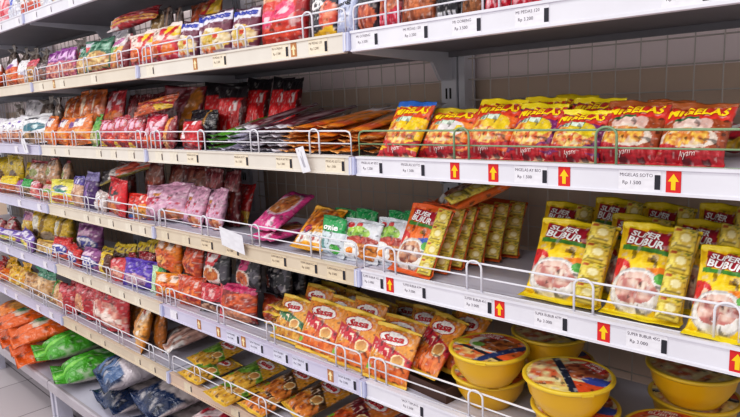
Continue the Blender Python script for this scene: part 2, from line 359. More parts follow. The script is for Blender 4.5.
S = (.09, .12, .045)
K = {
 # second shelf down
 'orange_top': gen('noodle_pack', 'noodle pack', S, 'd9602c', [('food', .5, .3, .45, .28, 'e8944e', 'b23a1c', 10), ('rect', 0, .66, 1, 1, 'e8e2ee'), ('ell', .6, .72, .3, .1, '8a3f9a')], top='f0eef4'),
 'white_bag': gen('snack_bag', 'snack bag', S, 'e9e6ec', [('blot', .1, .2, .9, .6, 'b6b0c8', 8), ('rect', .1, .1, .9, .4, 'd98a5a')]),
 'clear_brown': gen('snack_bag', 'snack bag', (.08, .14, .05), '6b5b54', [('blot', .1, .2, .9, .9, 'a2958c', 8), ('ell', .5, .4, .3, .2, '8a5a3a')], bag=.35, seal_top=.14, ruffle=.012, mat=CRINKLE, top='8d8580'),
 'yellow_brown': gen('biscuit_pack', 'biscuit pack', S, 'a86f4a', [('food', .5, .35, .4, .3, 'd9a860', '7a4a34', 10), ('rect', 0, .72, 1, 1, 'c24558')], top='d4566a'),
 'cocoa': gen('biscuit_pack', 'biscuit pack', S, '46343a', [('food', .5, .35, .4, .26, 'b06a48', '6a4238', 9), ('blot', .1, .6, .9, .9, '8a7a80', 9)]),
 'purple_pink': gen('noodle_pack', 'noodle pack', S, 'b75a78', [('food', .5, .3, .44, .26, 'e3a58c', 'a04a58', 11), ('rect', 0, .6, 1, 1, '7f2f86'), ('blot', .05, .64, .95, .92, 'd9a8dc', 8), ('rect', 0, 0, 1, .1, 'c9c0cc')], top='93489c', ruffle=.008),
 'green_noodle': gen('noodle_pack', 'noodle pack', S, '2f6b52', [('food', .55, .32, .42, .26, 'e3c489', 'b07040', 11), ('poly', [(0, 1), (0, .62), (.35, .8), (.35, 1)], 'd9d4e6'), ('ell', .15, .72, .14, .08, 'cf4040'), ('blot', .3, .6, .95, .85, '8fb8a4', 9), ('rect', 0, 0, 1, .08, 'aa3333')], top='2a5f4e') ,
 'white_green': gen('noodle_pack', 'noodle pack', S, 'd8cfcf', [('food', .5, .28, .45, .25, 'd99a50', 'a4463a', 11), ('ell', .3, .58, .3, .1, '5f9a4a'), ('ell', .65, .55, .3, .1, 'dca23c'), ('blot', .05, .72, .7, .9, 'b56a9a', 9), ('rect', .85, 0, 1, 1, '7c1f2c')]),
 'red_swoosh': gen('noodle_pack', 'noodle pack', (.10, .12, .05), 'c9283a', [('rect', 0, .55, 1, .95, 'e9cfc4'), ('blot', .05, .6, .7, .88, 'c6283a', 9), ('ell', .82, .78, .22, .16, 'f0c41c'), ('food', .5, .32, .47, .22, 'e67a2e', 'd65a28', 9), ('band', .0, .16, 0, .3, 'a81e3a'), ('blot', .1, .04, .9, .14, 'e9a8b4', 9), ('dband', .62, .74, .5, 'c6202c')], top='e8d8d4', grid=(28, 34)),
 'lapo': gen('noodle_pack', 'noodle pack', (.11, .125, .05), '6c2a44', [('food', .52, .32, .46, .27, 'e9dcc6', 'd8b04c', 10), ('ell', .5, .4, .2, .1, 'c8a83a'), ('ell', .66, .42, .07, .05, 'd04a2c'), ('rect', 0, .0, 1, .12, 'b9a8b0'), ('blot', .1, .02, .6, .2, 'd06a30', 7), ('rect', 0, .1, .16, .6, 'cfc6d6'), ('band', .72, .97, .06, 0, 'dedcf0')], parts=True, seal=.05, top='4a2238', bot='7a2a3c', grid=(34, 42), text=[('lapooos', .5, .845, .17, .92, '2e3fa8', dict(bold=.05, shear=.15, fit=1))], detail=.35),
 'tteok': gen('noodle_pack', 'noodle pack', (.135, .155, .05), 'd2382c', [('rect', 0, .74, 1, 1, 'e3a07c'), ('blot', .1, .76, .9, .95, 'c63a2a', 8), ('dband', .74, .84, -.3, 'd8a8a8'), ('food', .45, .16, .5, .17, 'd8482a', 'a8241c', 9), ('ell', .24, .44, .22, .15, 'df3f6c'), ('ell', .24, .44, .10, .06, 'f3c4cf'), ('ell', .62, .55, .23, .15, 'df3f6c'), ('ell', .62, .55, .11, .06, 'f3c4cf'), ('dband', .86, 1.1, -.1, 'a01f24')], parts=True, seal=.05, grid=(36, 46), detail=.35),
 'black_swirl': gen('noodle_pack', 'noodle pack', (.11, .155, .045), '33323e', [('ell', .36, .62, .25, .09, 'f2f2f4'), ('ell', .30, .62, .1, .04, '33323e'), ('ell', .5, .62, .06, .03, '33323e'), ('blot', .1, .36, .5, .48, 'e4e4ea', 9), ('food', .78, .42, .26, .24, 'e98a6a', 'd84f3c', 10), ('poly', [(.2, 0), (.2, .1), (.9, .24), (1, .1), (1, 0)], 'eab81e'), ('rect', .3, .8, 1, 1, 'd8b24a')], parts=True, seal=.05, grid=(30, 44), detail=.35),
 'blue_goreng': gen('noodle_pack', 'noodle pack', (.09, .16, .045), 'b9c2e2', [('blot', .1, .2, .8, .38, 'd9def2', 8), ('rect', 0, .0, 1, .08, '8a93b8')], parts=True, seal=.05, grid=(24, 40), text=[('Meng', .42, .52, .10, .8, '2b2b34', dict(bold=.02, rot=10, fit=1)), ('goreng', .45, .41, .07, .8, '3a3a50', dict(bold=.0, rot=10))], detail=.35),
 'clear_yellow': gen('snack_bag', 'snack bag', (.08, .15, .05), 'a88a5c', [('blot', .1, .4, .9, .95, 'cdc4b2', 8), ('ell', .5, .45, .35, .2, 'c9962c')], mat=CRINKLE, top='a89f94'),
 'brown_pack': gen('biscuit_pack', 'biscuit pack', (.07, .15, .03), '4a322e', [('dband', .35, .7, 0, '9a7a68'), ('blot', .1, .3, .9, .7, '6e4a3e', 8)]),
 'orange_yellow': gen('snack_bag', 'snack bag', (.12, .15, .045), 'b5522a', [('food', .3, .4, .35, .3, 'd9863a', '9a3a24', 8), ('poly', [(.5, .9), (.55, .5), (1, .6), (1, 1)], 'd8b232'), ('dband', .38, .56, .5, 'a8242c')]),
 'red_white': gen('snack_bag', 'snack bag', (.12, .17, .04), 'a81e2c', [('rect', 0, .0, 1, .26, 'e2d6da'), ('blot', .05, .02, .95, .3, 'd04a5a', 7), ('dband', .55, .66, .2, 'd8a050'), ('dband', .75, .85, .2, 'd8a050'), ('blot', .1, .4, .5, .8, 'd86a70', 7)], parts=True),
 'white_crumple': gen('snack_bag', 'snack bag', (.12, .11, .06), 'cfcbd4', [('blot', .1, .1, .9, .6, 'b4aebc', 7)], mat=CRINKLE),
 'black_meat': gen('noodle_pack', 'noodle pack', (.10, .17, .05), '2b2a34', [('food', .5, .26, .44, .2, 'd8744c', '9a3a2a', 9)], parts=True, detail=.35),
 'red_meat': gen('noodle_pack', 'noodle pack', (.09, .17, .05), 'd42c4a', [('food', .5, .42, .5, .16, 'cf7a52', '8a3024', 9), ('blot', .1, .05, .9, .25, 'f0a8b8', 8)], parts=True),
 'meat_orange': gen('noodle_pack', 'noodle pack', (.12, .17, .05), '8a3a2a', [('mott', 0, .08, 1, .6, 'c9764a', '8f4a2c', 9)], parts=True),
 'black_white': gen('noodle_pack', 'noodle pack', (.10, .17, .05), '201f27', [('blot', .1, .10, .9, .18, 'e9e9ee', 14)], parts=True, detail=.35),
 'brown_oval': gen('noodle_pack', 'noodle pack', (.09, .17, .05), '4a2a20', [('food', .5, .2, .42, .18, 'a56a3e', '7a4a2c', 9)], parts=True),
 'red_plain': gen('noodle_pack', 'noodle pack', (.10, .17, .05), 'd0203c', [('blot', .1, .12, .9, .3, 'f0b0b8', 8), ('rect', 0, .5, 1, .9, 'a8182c')], parts=True),
 'pale_pink': gen('snack_bag', 'snack bag', (.13, .17, .06), 'ecb9c2', [('blot', .1, .2, .9, .6, 'd84a5a', 7), ('rect', .8, 0, 1, 1, 'e88a94')]),
 'pale_blue': gen('snack_bag', 'snack bag', (.13, .17, .06), 'dfe2f2', [('blot', .1, .3, .9, .9, '4a5cc0', 7)]),
 'pale_brown': gen('snack_bag', 'snack bag', (.15, .17, .06), 'ece4e4', [('blot', .05, .3, .9, .7, 'a8745c', 9), ('blot', .1, .05, .9, .3, 'cf5a44', 8)]),
 'pale_green': gen('snack_bag', 'snack bag', (.10, .15, .06), 'd8d6c2', [('rect', 0, 0, .3, 1, '4a8a5a'), ('rect', .5, 0, .8, 1, 'dc7a4a')]),
 # third shelf down
 'white_purple': gen('noodle_pack', 'noodle pack', S, 'd9d2e0', [('food', .5, .3, .4, .26, 'd99a78', '8a4a4a', 9), ('ell', .5, .72, .3, .12, '6a50a8'), ('blot', .1, .5, .9, .9, 'f4f2f8', 8)], top='eceaf2', ruffle=.01),
 'white_teal': gen('noodle_pack', 'noodle pack', S, 'e9e9ef', [('ell', .5, .55, .42, .16, '2f6f80'), ('blot', .15, .45, .85, .62, 'cfe6ea', 9), ('food', .5, .2, .42, .2, 'c9a070', '5a4a40', 9), ('ell', .4, .86, .3, .04, '3a3a48')], top='f0f0f4'),
 'orange_white': gen('noodle_pack', 'noodle pack', S, 'dd7426', [('food', .5, .28, .46, .28, 'eea04c', 'c8541e', 11), ('rect', .3, .62, .75, .92, 'e9e0e0'), ('ell', .2, .7, .18, .12, '6b3a86'), ('blot', .3, .64, .75, .9, '8a6a8a', 12)], top='e07a22'),
 'green_clear': gen('snack_bag', 'snack bag', S, '6fa84e', [('food', .5, .3, .4, .3, 'c9c08a', '8a8a4a', 9), ('ell', .5, .8, .5, .2, '4a9c3a')], ruffle=.008),
 'red_purple': gen('snack_bag', 'snack bag', S, 'b0283c', [('blot', .05, .5, .95, .95, 'e2a6c0', 9), ('food', .5, .28, .46, .26, 'd8523c', '8a2038', 10), ('ell', .2, .1, .18, .1, 'e6c23a')], ruffle=.008, mat=CRINKLE),
 'orange_shiny': gen('snack_bag', 'snack bag', (.10, .15, .06), 'c9661e', [('mott', .05, .05, .95, .95, 'd9782a', 'a8481a', 8), ('blot', .2, .5, .7, .9, 'e8d2b8', 7)], mat=CRINKLE, slump=.2),
 'red_yellow': gen('snack_bag', 'snack bag', (.10, .15, .05), 'b8202c', [('blot', .1, .5, .9, .95, 'f0d0d8', 9), ('food', .6, .42, .4, .2, 'e8802c', 'd06020', 8), ('poly', [(0, 0), (0, .25), (.6, .12), (.7, 0)], 'e8bc1e')]),
 'dark_red': gen('snack_bag', 'snack bag', (.09, .15, .05), '6b1a20', [('food', .5, .45, .35, .3, '9a3a2a', '5a1a1c', 8), ('blot', .1, .6, .9, .9, '8a3a40', 8)]),
 'orange_strip': gen('snack_bag', 'snack bag', (.06, .12, .04), '8a2430', [('dband', .2, .7, 0, 'dc8a2e'), ('food', .5, .2, .3, .2, 'e8b070', '8a4a30', 8)]),
 'pink_red': gen('snack_bag', 'snack bag', (.10, .12, .05), 'b82a44', [('blot', .05, .35, .95, .95, 'eab4c6', 10), ('food', .45, .2, .4, .18, 'e0602c', '9a2030', 8)], mat=CRINKLE),
 'red_script': gen('snack_bag', 'snack bag', (.11, .12, .05), 'c41c2a', [('blot', .2, .35, .8, .95, 'f4e0e4', 7), ('food', .5, .12, .4, .1, 'c8505a', '7a1a22', 8)], top='30242a'),
 'black_bag': gen('snack_bag', 'snack bag', (.13, .15, .05), '26222c', [('blot', .1, .3, .9, .9, '4a4654', 8), ('dband', .7, .8, 0, 'c08a2c')], mat=CRINKLE, detail=.35),
 'red_pattern': gen('snack_bag', 'snack bag', (.12, .15, .05), '7e1c28', [('blot', .05, .2, .75, .95, 'b8808a', 11), ('poly', [(.8, 1), (.5, .1), (.75, .05), (1, .8)], 'c47a24'), ('rect', 0, 0, 1, .12, '2b242c')]),
 'red_black': gen('snack_bag', 'snack bag', (.11, .16, .05), 'd41a20', [('blot', .3, .56, .75, .72, 'f0dede', 14), ('rect', 0, .78, 1, 1, '221d22'), ('ell', .95, .5, .1, .3, '5a1014'), ('food', .2, .15, .3, .12, 'd8483c', 'a01a1c', 6)], top='1c181c', parts=True, detail=.35),
 'blue_script': gen('snack_bag', 'snack bag', (.11, .12, .05), 'c41c2a', []),
 'flat_green': gen('drink_sachet', 'drink sachet', (.085, .15, .013), 'd6d6da', [('rect', 0, .0, 1, .35, '5cae2e'), ('rect', 0, .5, 1, .8, '4a9a34')], grid=(10, 20), back='d8d8dc', slump=0, foot=.004),
 'flat_lilac': gen('drink_sachet', 'drink sachet', (.085, .15, .013), 'c9c4dc', [('rect', 0, .25, 1, .6, '5a3a5e')], grid=(10, 20), back='d4d0e2', slump=0, foot=.004),
 'flat_maroon': gen('drink_sachet', 'drink sachet', (.085, .15, .013), '6a1e2e', [('rect', 0, .0, 1, .14, 'dcd6e0'), ('blot', .1, .3, .9, .8, 'a8868e', 9)], grid=(10, 20), back='d6d0da', slump=0, foot=.004),
 'flat_orange': gen('drink_sachet', 'drink sachet', (.085, .15, .013), 'e08420', [('rect', 0, .0, 1, .05, 'e4dede'), ('rect', 0, .80, 1, 1, 'd6d0d6'), ('blot', .1, .35, .9, .68, '8a4a1c', 10), ('rect', 0, .14, 1, .26, 'c4562a')], grid=(12, 24), back='dc8c3c', bot='e2a460', slump=0, foot=.004),
 'mig_blue': mig('2f6fc9', 'f0be1c', 'd8542a', 'f0c21c'), 'mig_white': mig('d8c22e', 'e98a3c', 'd4502c', 'e6dfe0'),
 'mig_orange': mig('e8cf16', 'dd6a26', 'd2432a', 'e6c030'), 'mig_purple': mig('e8d31a', '7a2a6a', 'c93c34', 'd8bc28'), 'mig_brown': dict(mig('a85a24', '9c4a26', 'd0382c', '9c4a26', '9c4a26', '9c4a26'), art=[('ell', .30, .56, .10, .11, 'd8b4aa'), ('ell', .48, .60, .11, .10, 'e2c4ba'), ('ell', .66, .58, .12, .11, 'd4aea4'), ('ell', .46, .36, .44, .17, 'dccabc'), ('food', .44, .36, .38, .14, 'eebc52', 'c4742e', 18), ('rect', 0, 0, 1, .15, 'b3212e'), ('band', .08, .20, -.06, .4, 'b3212e'), ('band', .68, .915, .04, -.1, 'd0382c'), ('poly', [(.20, .62), (.55, .66), (.57, .71), (.22, .68)], '2f7a4e')]),
 'box_red': gen('noodle_pack', 'noodle pack', (.10, .10, .035), 'c02434', [('rect', 0, .45, 1, .6, 'e8e0e0'), ('rect', 0, 0, 1, .2, 'e0b428'), ('food', .5, .8, .4, .15, 'e0a050', 'b05a30', 8)], parts=True),
 # fourth shelf down
 'pinkred': gen('snack_bag', 'snack bag', S, 'c25058', [('food', .5, .4, .4, .3, 'e3a080', 'a03a48', 9), ('blot', .1, .6, .9, .9, 'e8d0dc', 8)], ruffle=.008),
 'yellow_top': gen('snack_bag', 'snack bag', S, 'b8683c', [('rect', 0, .55, 1, 1, 'e3c41e'), ('food', .5, .28, .4, .2, 'd87a4a', '9a4a34', 9)], top='e8cc2a', ruffle=.01),
 'purple_small': gen('snack_bag', 'snack bag', S, 'a8507a', [('rect', 0, .6, 1, 1, '9a4a98'), ('food', .5, .3, .4, .2, 'd8a070', '8a4a5a', 9)]),
 'green_top': gen('snack_bag', 'snack bag', S, '9a7a50', [('rect', 0, .5, 1, 1, '3aa04e'), ('food', .5, .25, .42, .2, 'c9a070', '5a4a3a', 9)], top='3fae54', ruffle=.008),
 'pink_clear': gen('snack_bag', 'snack bag', S, 'd86a74', [('food', .5, .35, .44, .34, 'eab8a4', 'cf5a54', 10), ('blot', .1, .7, .9, .95, 'f0d4dc', 8)], mat=CRINKLE),
 'green_red': gen('snack_bag', 'snack bag', S, 'c8b89a', [('ell', .5, .55, .4, .14, '7fae5a'), ('food', .5, .25, .44, .22, 'e08a5a', 'c4503c', 9), ('blot', .1, .7, .9, .95, 'e2a8b0', 8)]),
 'yellow_card': gen('snack_bag', 'snack bag', (.11, .12, .04), 'e8dd5a', [('ell', .45, .62, .26, .12, '6f7f9a'), ('ell', .5, .5, .22, .09, '3f8a78'), ('ell', .62, .60, .10, .08, 'e8e0d0'), ('food', .5, .18, .44, .14, 'e0905a', 'c8562e', 8)], parts=True, ruffle=.006),
 'yellow_dark': gen('snack_bag', 'snack bag', (.09, .13, .05), 'd0b41e', [('ell', .5, .32, .32, .26, '6a4a1e'), ('food', .4, .24, .26, .18, 'dc7a3a', 'b04a24', 8), ('ell', .35, .75, .12, .06, '3a3424')], ruffle=.008),
 'clear_tray': gen('snack_bag', 'snack bag', (.10, .13, .05), 'c89a74', [('blot', .1, .5, .9, .95, 'e6d4c8', 8), ('ell', .4, .62, .25, .12, '9aa05a'), ('food', .5, .22, .45, .2, 'e8704a', 'd04a34', 8), ('rect', 0, .92, 1, 1, 'c85a68')], mat=CRINKLE),
 'cream_purple': gen('biscuit_pack', 'biscuit pack', (.08, .12, .05), 'c8a088', [('rect', 0, .72, 1, 1, '5a4a9a'), ('food', .5, .35, .42, .3, 'e2bea4', 'b07a64', 8), ('blot', .1, .74, .9, .95, 'd6d2ea', 8)], top='6a62b0'),
 'purple_dark': gen('biscuit_pack', 'biscuit pack', (.08, .13, .05), '4a2a66', [('rect', 0, .75, 1, 1, '8a80b4'), ('blot', .1, .3, .7, .7, '7a5a98', 8)], top='8e86b8'),
 'white_clear': gen('snack_bag', 'snack bag', (.10, .11, .05), 'c4b2ae', [('food', .5, .4, .4, .3, 'd8a890', '9a6a60', 8), ('blot', .1, .1, .9, .9, 'e8e2e2', 9)], mat=CRINKLE),
 'red_letter': gen('snack_bag', 'snack bag', (.13, .13, .05), 'c81c28', [('blot', .15, .5, .75, .74, '2a2228', 11), ('blot', .1, .42, .8, .52, 'e8dada', 10), ('food', .4, .2, .42, .18, 'e08a48', '8a3a2a', 8), ('rect', 0, .34, .9, .42, 'b8a8ae')], parts=True),
 'red_orange': gen('snack_bag', 'snack bag', (.11, .12, .05), 'cf3024', [('blot', .2, .62, .8, .9, 'f2d8d0', 8), ('food', .5, .25, .44, .22, 'e0a04a', '7a5a5a', 9), ('ell', .7, .48, .26, .1, 'e88a22'), ('ell', .2, .1, .14, .07, '4a78b8')], parts=True),
 'lean_white': gen('snack_bag', 'snack bag', (.12, .17, .035), 'd8d0cc', [('ell', .5, .6, .3, .12, 'cc3a2c'), ('blot', .1, .3, .9, .9, 'e86a4a', 7), ('rect', 0, 0, 1, .18, '3a3238'), ('dband', .86, 1.2, 0, '8a7a30'), ('ell', .3, .75, .15, .08, 'e8e4e0')], parts=True),
 'brown_red': gen('snack_bag', 'snack bag', (.12, .16, .05), '6a2420', [('ell', .5, .55, .2, .11, 'b8462a'), ('blot', .2, .6, .9, .9, '9a5a4a', 7), ('ell', .35, .35, .25, .1, '8a2a24')], ),
 'pink_bag': gen('snack_bag', 'snack bag', (.15, .12, .07), 'd2a0ba', [('blot', .1, .34, .95, .56, 'b8284a', 17), ('ell', .38, .66, .10, .06, 'd8964a'), ('ell', .28, .74, .22, .05, 'e6c8dc'), ('food', .72, .14, .26, .12, 'cf8a5c', '9a4a3a', 8), ('rect', 0, .0, .5, .08, '7a5a74')], parts=True, ruffle=.01, grid=(30, 34), mat=CRINKLE),
 'red_end': gen('snack_bag', 'snack bag', (.08, .15, .04), 'b01a1c', [('rect', 0, .0, 1, .34, 'cfa83c'), ('food', .55, .17, .34, .13, 'd8602c', 'b03a20', 7), ('ell', .4, .36, .2, .05, '2a1c1c'), ('blot', .2, .5, .8, .9, 'd04038', 6)], parts=True),
 'pink_noodle': gen('noodle_pack', 'noodle pack', (.115, .15, .035), 'd8488e', [('food', .48, .62, .42, .30, 'd08a4c', 'a5562e', 14), ('ring', .48, .62, .45, .33, 'd9b8c8'), ('blot', .1, .08, .9, .24, 'f2cfe0', 9)], parts=True, top='c0307c', bot='e06aa4', back='b83a7a', grid=(34, 42), slump=.2),
 'magenta_noodle': gen('noodle_pack', 'noodle pack', (.115, .15, .03), 'a02858', [('blot', .1, .06, .9, .2, 'e8d0dc', 9), ('ell', .5, .6, .4, .28, '8a2048')], parts=True, top='98204e', bot='c04a80', back='8a2450', slump=.2),
 'yellow_noodle': gen('noodle_pack', 'noodle pack', (.105, .145, .035), 'e39a20', [('food', .5, .7, .46, .24, 'd98a34', 'a8521e', 13), ('poly', [(.12, .3), (.85, .34), (.88, .14), (.12, .12)], 'ece6e0'), ('ell', .35, .38, .13, .09, '4a2a6a'), ('ell', .35, .38, .09, .06, 'c83a3a'), ('blot', .2, .16, .8, .24, 'b04a4a', 11)], parts=True, top='e6b04a', bot='e8a81e', grid=(30, 40), slump=.2),
 'mie_green': dict(obj='noodle_pack', cat='noodle pack', size=(.10, .115, .045), grid=(48, 60), detail=.35, parts=True, base='d9e2ea', back='c8d4dc', top='2f8f55', bot='d4dae2', seal=.07, seal_top=.06, slump=.5, ruffle=.006,
     art=[('rect', 0, .62, 1, .95, '1f9a52'), ('rect', 0, .1, .5, .6, 'cfe2ea'), ('blot', .05, .2, .6, .5, '6a9a9a', 12), ('ell', .72, .22, .17, .13, '4fae4a'), ('blot', .6, .15, .85, .28, 'd8f0d8', 9)],
     text=[('omie', .48, .74, .14, .62, 'ffffff', dict(bold=.03, fit=1))]),
 'mie_egg': dict(obj='noodle_pack', cat='noodle pack', size=(.11, .115, .05), grid=(60, 70), detail=.35, parts=True, base='d6dae2', back='c4ccd4', top='cfd6dc', bot='d0d4dc', seal=.06, seal_top=.06, slump=.5, ruffle=.006, mat=CRINKLE,
     art=[('ell', .20, .84, .08, .07, 'cf3a40'), ('ell', .45, .86, .08, .06, 'd04a4a'), ('food', .46, .68, .33, .15, 'a8cf5a', '6a9a34', 8), ('food', .74, .3, .28, .26, 'd8892c', 'a85e18', 18), ('food', .6, .52, .4, .09, 'c4482e', '9a2e22', 7),
          ('ell', .32, .26, .28, .22, 'f3f2f0'), ('ell', .34, .24, .10, .08, 'ee8a1c'), ('ell', .03, .12, .13, .11, '4aa84a')]),
 'bubur_orange': bubur('e8702a', 'e0642a', '4d8f3a', '2f55a8', 'cf9a78', '7a3626'),
 'bubur_yellow': bubur('f0c81c', 'e9cf1a', '4d8f3a', 'e8842a', 'e6c2b4', 'b8706a'),
 # fifth shelf down
 'red_candy': gen('candy_bag', 'candy bag', (.10, .11, .05), 'b52a24', [('food', .5, .4, .4, .35, 'dc5a2c', '8a1c1c', 8)], bag=.25, seal_top=.14, ruffle=.014, mat=CRINKLE),
 'red_tan': gen('candy_bag', 'candy bag', (.10, .12, .06), 'b8505a', [('food', .5, .4, .42, .34, 'dca07c', 'a83a3a', 9), ('blot', .1, .5, .9, .9, 'ead8d4', 8)], bag=.2, seal_top=.12, ruffle=.012, mat=CRINKLE),
 'yellow_green': gen('snack_bag', 'snack bag', (.09, .13, .05), 'e0b41e', [('rect', 0, .0, 1, .28, '3f9a3a'), ('rect', 0, .72, 1, 1, 'b87a9a'), ('blot', .1, .4, .9, .66, 'f4e69a', 7), ('ell', .3, .78, .2, .1, '6a4aa0')]),
 'yellow_white': gen('snack_bag', 'snack bag', (.10, .14, .06), 'd8b428', [('ell', .25, .55, .2, .3, 'e9e4d4'), ('ell', .3, .35, .14, .12, '5a4238'), ('dband', .5, .62, 0, '8a6a1c'), ('ell', .8, .3, .2, .2, 'c0aa90')]),
 'purple_yellow': gen('snack_bag', 'snack bag', (.09, .11, .05), '8a5aa8', [('rect', 0, .62, 1, 1, '7a64b8'), ('food', .5, .3, .4, .24, 'e0c43a', '4a8a3a', 5), ('blot', .1, .66, .9, .9, 'e0d8ee', 8)]),
 'tan_bag': gen('snack_bag', 'snack bag', (.09, .11, .05), 'b08a4a', [('blot', .1, .2, .9, .8, 'd8be84', 8), ('ell', .5, .12, .3, .1, '34448a')], top='d8b43a'),
 'red_blue': gen('snack_bag', 'snack bag', (.10, .12, .06), 'cf3432', [('ell', .5, .42, .46, .26, '31409a'), ('ell', .5, .45, .4, .2, 'e9e6f0'), ('blot', .15, .34, .85, .56, '3a3f9a', 8), ('food', .5, .12, .4, .12, 'e07a5a', 'a83a3a', 8)], ruffle=.008),
 'purple_blue': gen('snack_bag', 'snack bag', (.10, .12, .06), '8a4a86', [('ell', .5, .42, .46, .24, '31409a'), ('ell', .5, .45, .4, .18, 'e9e6f0'), ('blot', .15, .36, .85, .54, '3a3f9a', 8), ('blot', .1, .66, .9, .92, 'd8b4cc', 8), ('food', .5, .12, .4, .12, '9a6aa8', '5a3a6a', 8)], ruffle=.008),
 'yellow_choc': gen('biscuit_pack', 'biscuit pack', (.09, .13, .05), 'e3c034', [('dband', .62, 1.2, -.3, '5c2a1a'), ('food', .3, .4, .24, .2, 'ead8b0', 'c09a50', 7)], top='e0be3a'),
 'red_pink': gen('biscuit_pack', 'biscuit pack', (.10, .12, .05), 'd8545a', [('food', .5, .4, .36, .26, 'eab4a0', 'c87a70', 8), ('rect', 0, .75, 1, 1, 'c0303c'), ('blot', .1, .78, .9, .95, 'e8a0a8', 8)], top='b02434', ruffle=.01),
 'purple_pack': gen('biscuit_pack', 'biscuit pack', (.13, .125, .06), '5a3ab0', [('food', .5, .3, .36, .22, 'd8b4b8', '9a6aa0', 8), ('blot', .2, .6, .8, .8, 'a890dc', 7)], top='6846bc', parts=True, ruffle=.008),
 'green_edge': gen('snack_bag', 'snack bag', (.06, .13, .03), '3fae4a', [('dband', .0, .45, 0, 'bfe0b4'), ('dband', .75, 1.1, 0, '1f7a3a')]),
 'yellow_neck': gen('snack_bag', 'snack bag', (.09, .13, .05), '5a3424', [('rect', 0, .70, 1, 1, 'dcc02c'), ('blot', .2, .74, .8, .9, '6a4a4a', 7)], top='d8be34', ruffle=.01),
 'red_neck': gen('snack_bag', 'snack bag', (.09, .12, .05), 'a82430', [('blot', .1, .5, .9, .95, 'e07a84', 8)], ruffle=.012, mat=CRINKLE),
 'orange_noodle': gen('noodle_pack', 'noodle pack', (.10, .10, .055), 'e0821c', [('food', .5, .35, .46, .32, 'e8702c', 'b83a1a', 11), ('blot', .2, .68, .8, .92, 'f2d8c8', 9), ('ell', .5, .38, .2, .12, 'f0a85c')], parts=True, top='e89a24', grid=(28, 34)),
 'red_noodle': gen('noodle_pack', 'noodle pack', (.09, .10, .05), 'c4461e', [('food', .5, .35, .46, .32, 'e27a3c', 'a82a24', 11), ('blot', .15, .66, .85, .94, 'e0b0a8', 9)], parts=True, grid=(28, 34)),
 'black_bowl': gen('noodle_pack', 'noodle pack', (.115, .115, .045), '1f1c24', [('poly', [(.12, 1), (.28, .55), (.62, .52), (.78, 1)], 'cf2c34'), ('blot', .25, .66, .65, .84, 'f4e4e4', 8), ('ell', .42, .30, .40, .26, 'e6dcd6'), ('food', .42, .33, .34, .18, 'cf7a34', 'a8461e', 9), ('ell', .52, .46, .08, .07, 'eadcb4'), ('blot', .75, .2, .98, .7, '5a5660', 9)], parts=True, top='c9602c', grid=(30, 36), detail=.35),
 'black_pink': gen('noodle_pack', 'noodle pack', (.115, .115, .045), '201d26', [('poly', [(.3, 1), (.36, .5), (.62, .5), (.75, 1)], 'b82a6a'), ('ell', .42, .30, .34, .22, 'd8c4b8'), ('food', .42, .31, .28, .17, 'c86a34', '9a3e1e', 9), ('blot', .75, .2, .98, .7, '5a5660', 9)], parts=True, top='8a3a24', grid=(30, 36), detail=.35),
 'black_plain': gen('noodle_pack', 'noodle pack', (.115, .115, .045), '1d1b22', [('blot', .55, .15, .9, .85, '5c5864', 11), ('ell', .2, .4, .12, .2, '7a3424')], top='2a2228', detail=.35),
 'dark_orange': gen('noodle_pack', 'noodle pack', (.115, .10, .05), '7a2418', [('food', .5, .5, .45, .3, 'c05a2a', '8a2c1a', 8), ('rect', 0, 0, 1, .2, '201a20')], top='6a2018', ruffle=.006, detail=.35),
 'red_label': gen('noodle_pack', 'noodle pack', (.10, .10, .045), '2a2028', [('rect', .0, .45, 1, 1, 'b82838'), ('blot', .1, .55, .7, .85, 'e0a0a0', 12), ('food', .5, .2, .4, .18, 'c9a080', '7a4a3a', 8)], parts=True),
 'pink_label': gen('noodle_pack', 'noodle pack', (.12, .10, .05), '7e1e1c', [('poly', [(0, 1), (0, .86), (1, .74), (1, 1)], 'c22a66'), ('food', .6, .5, .5, .28, 'c85a2c', '8a2a1a', 8), ('ell', .5, .14, .4, .16, 'c88a6a'), ('dband', -.2, .14, 0, 'd04a58')], parts=True),
 'sasa_green': sasa('d99a3a', '3f7a52', 'd8a040', 'a8641e'),
 'sasa_red': sasa('df9134', 'c02a3c', 'e27a34', 'c4521e'),
 'sasa_leaf': sasa('c99a2a', '6f9a34', 'd0a440', 'a8761e', extra=(('food', .25, .5, .3, .2, '7fa83a', '4f7a24', 8),)),
 'sasa_noodle': sasa('cf8f30', '5a3a20', 'd9853a', '9a4a1a'),
 'sasa_maroon': sasa('cf7a34', '7a1f2c', 'd8602c', 'a03a1a'),
 'flat_biscuit': gen('seasoning_pack', 'seasoning pack', (.09, .13, .022), 'd9a43a', [('food', .5, .25, .5, .22, 'c98a34', '8a5a20', 9), ('rect', 0, .75, 1, 1, 'e6c45a')], top='e8cc62', bot='e2c050', back='d0a040'),
 # sixth shelf down
 'yellow_candy': gen('candy_bag', 'candy bag', (.09, .12, .06), 'e3b01e', [('food', .5, .4, .44, .3, 'eec02a', 'cf8a1c', 6), ('blot', .1, .1, .9, .4, 'f0d890', 7)], bag=.3, seal_top=.18, ruffle=.016, mat=CRINKLE),
 'orange_candy': gen('candy_bag', 'candy bag', (.09, .12, .06), 'e07a1c', [('food', .5, .4, .44, .3, 'e8922a', 'c8541c', 6)], bag=.3, seal_top=.18, ruffle=.016, mat=CRINKLE),
 'biscuit_clear': gen('biscuit_bag', 'biscuit bag', (.10, .11, .07), 'c99a6a', [('mott', 0, 0, 1, 1, 'deb484', 'a8743e', 8)], mat=CRINKLE, ruffle=.012, top='b8a04a'),
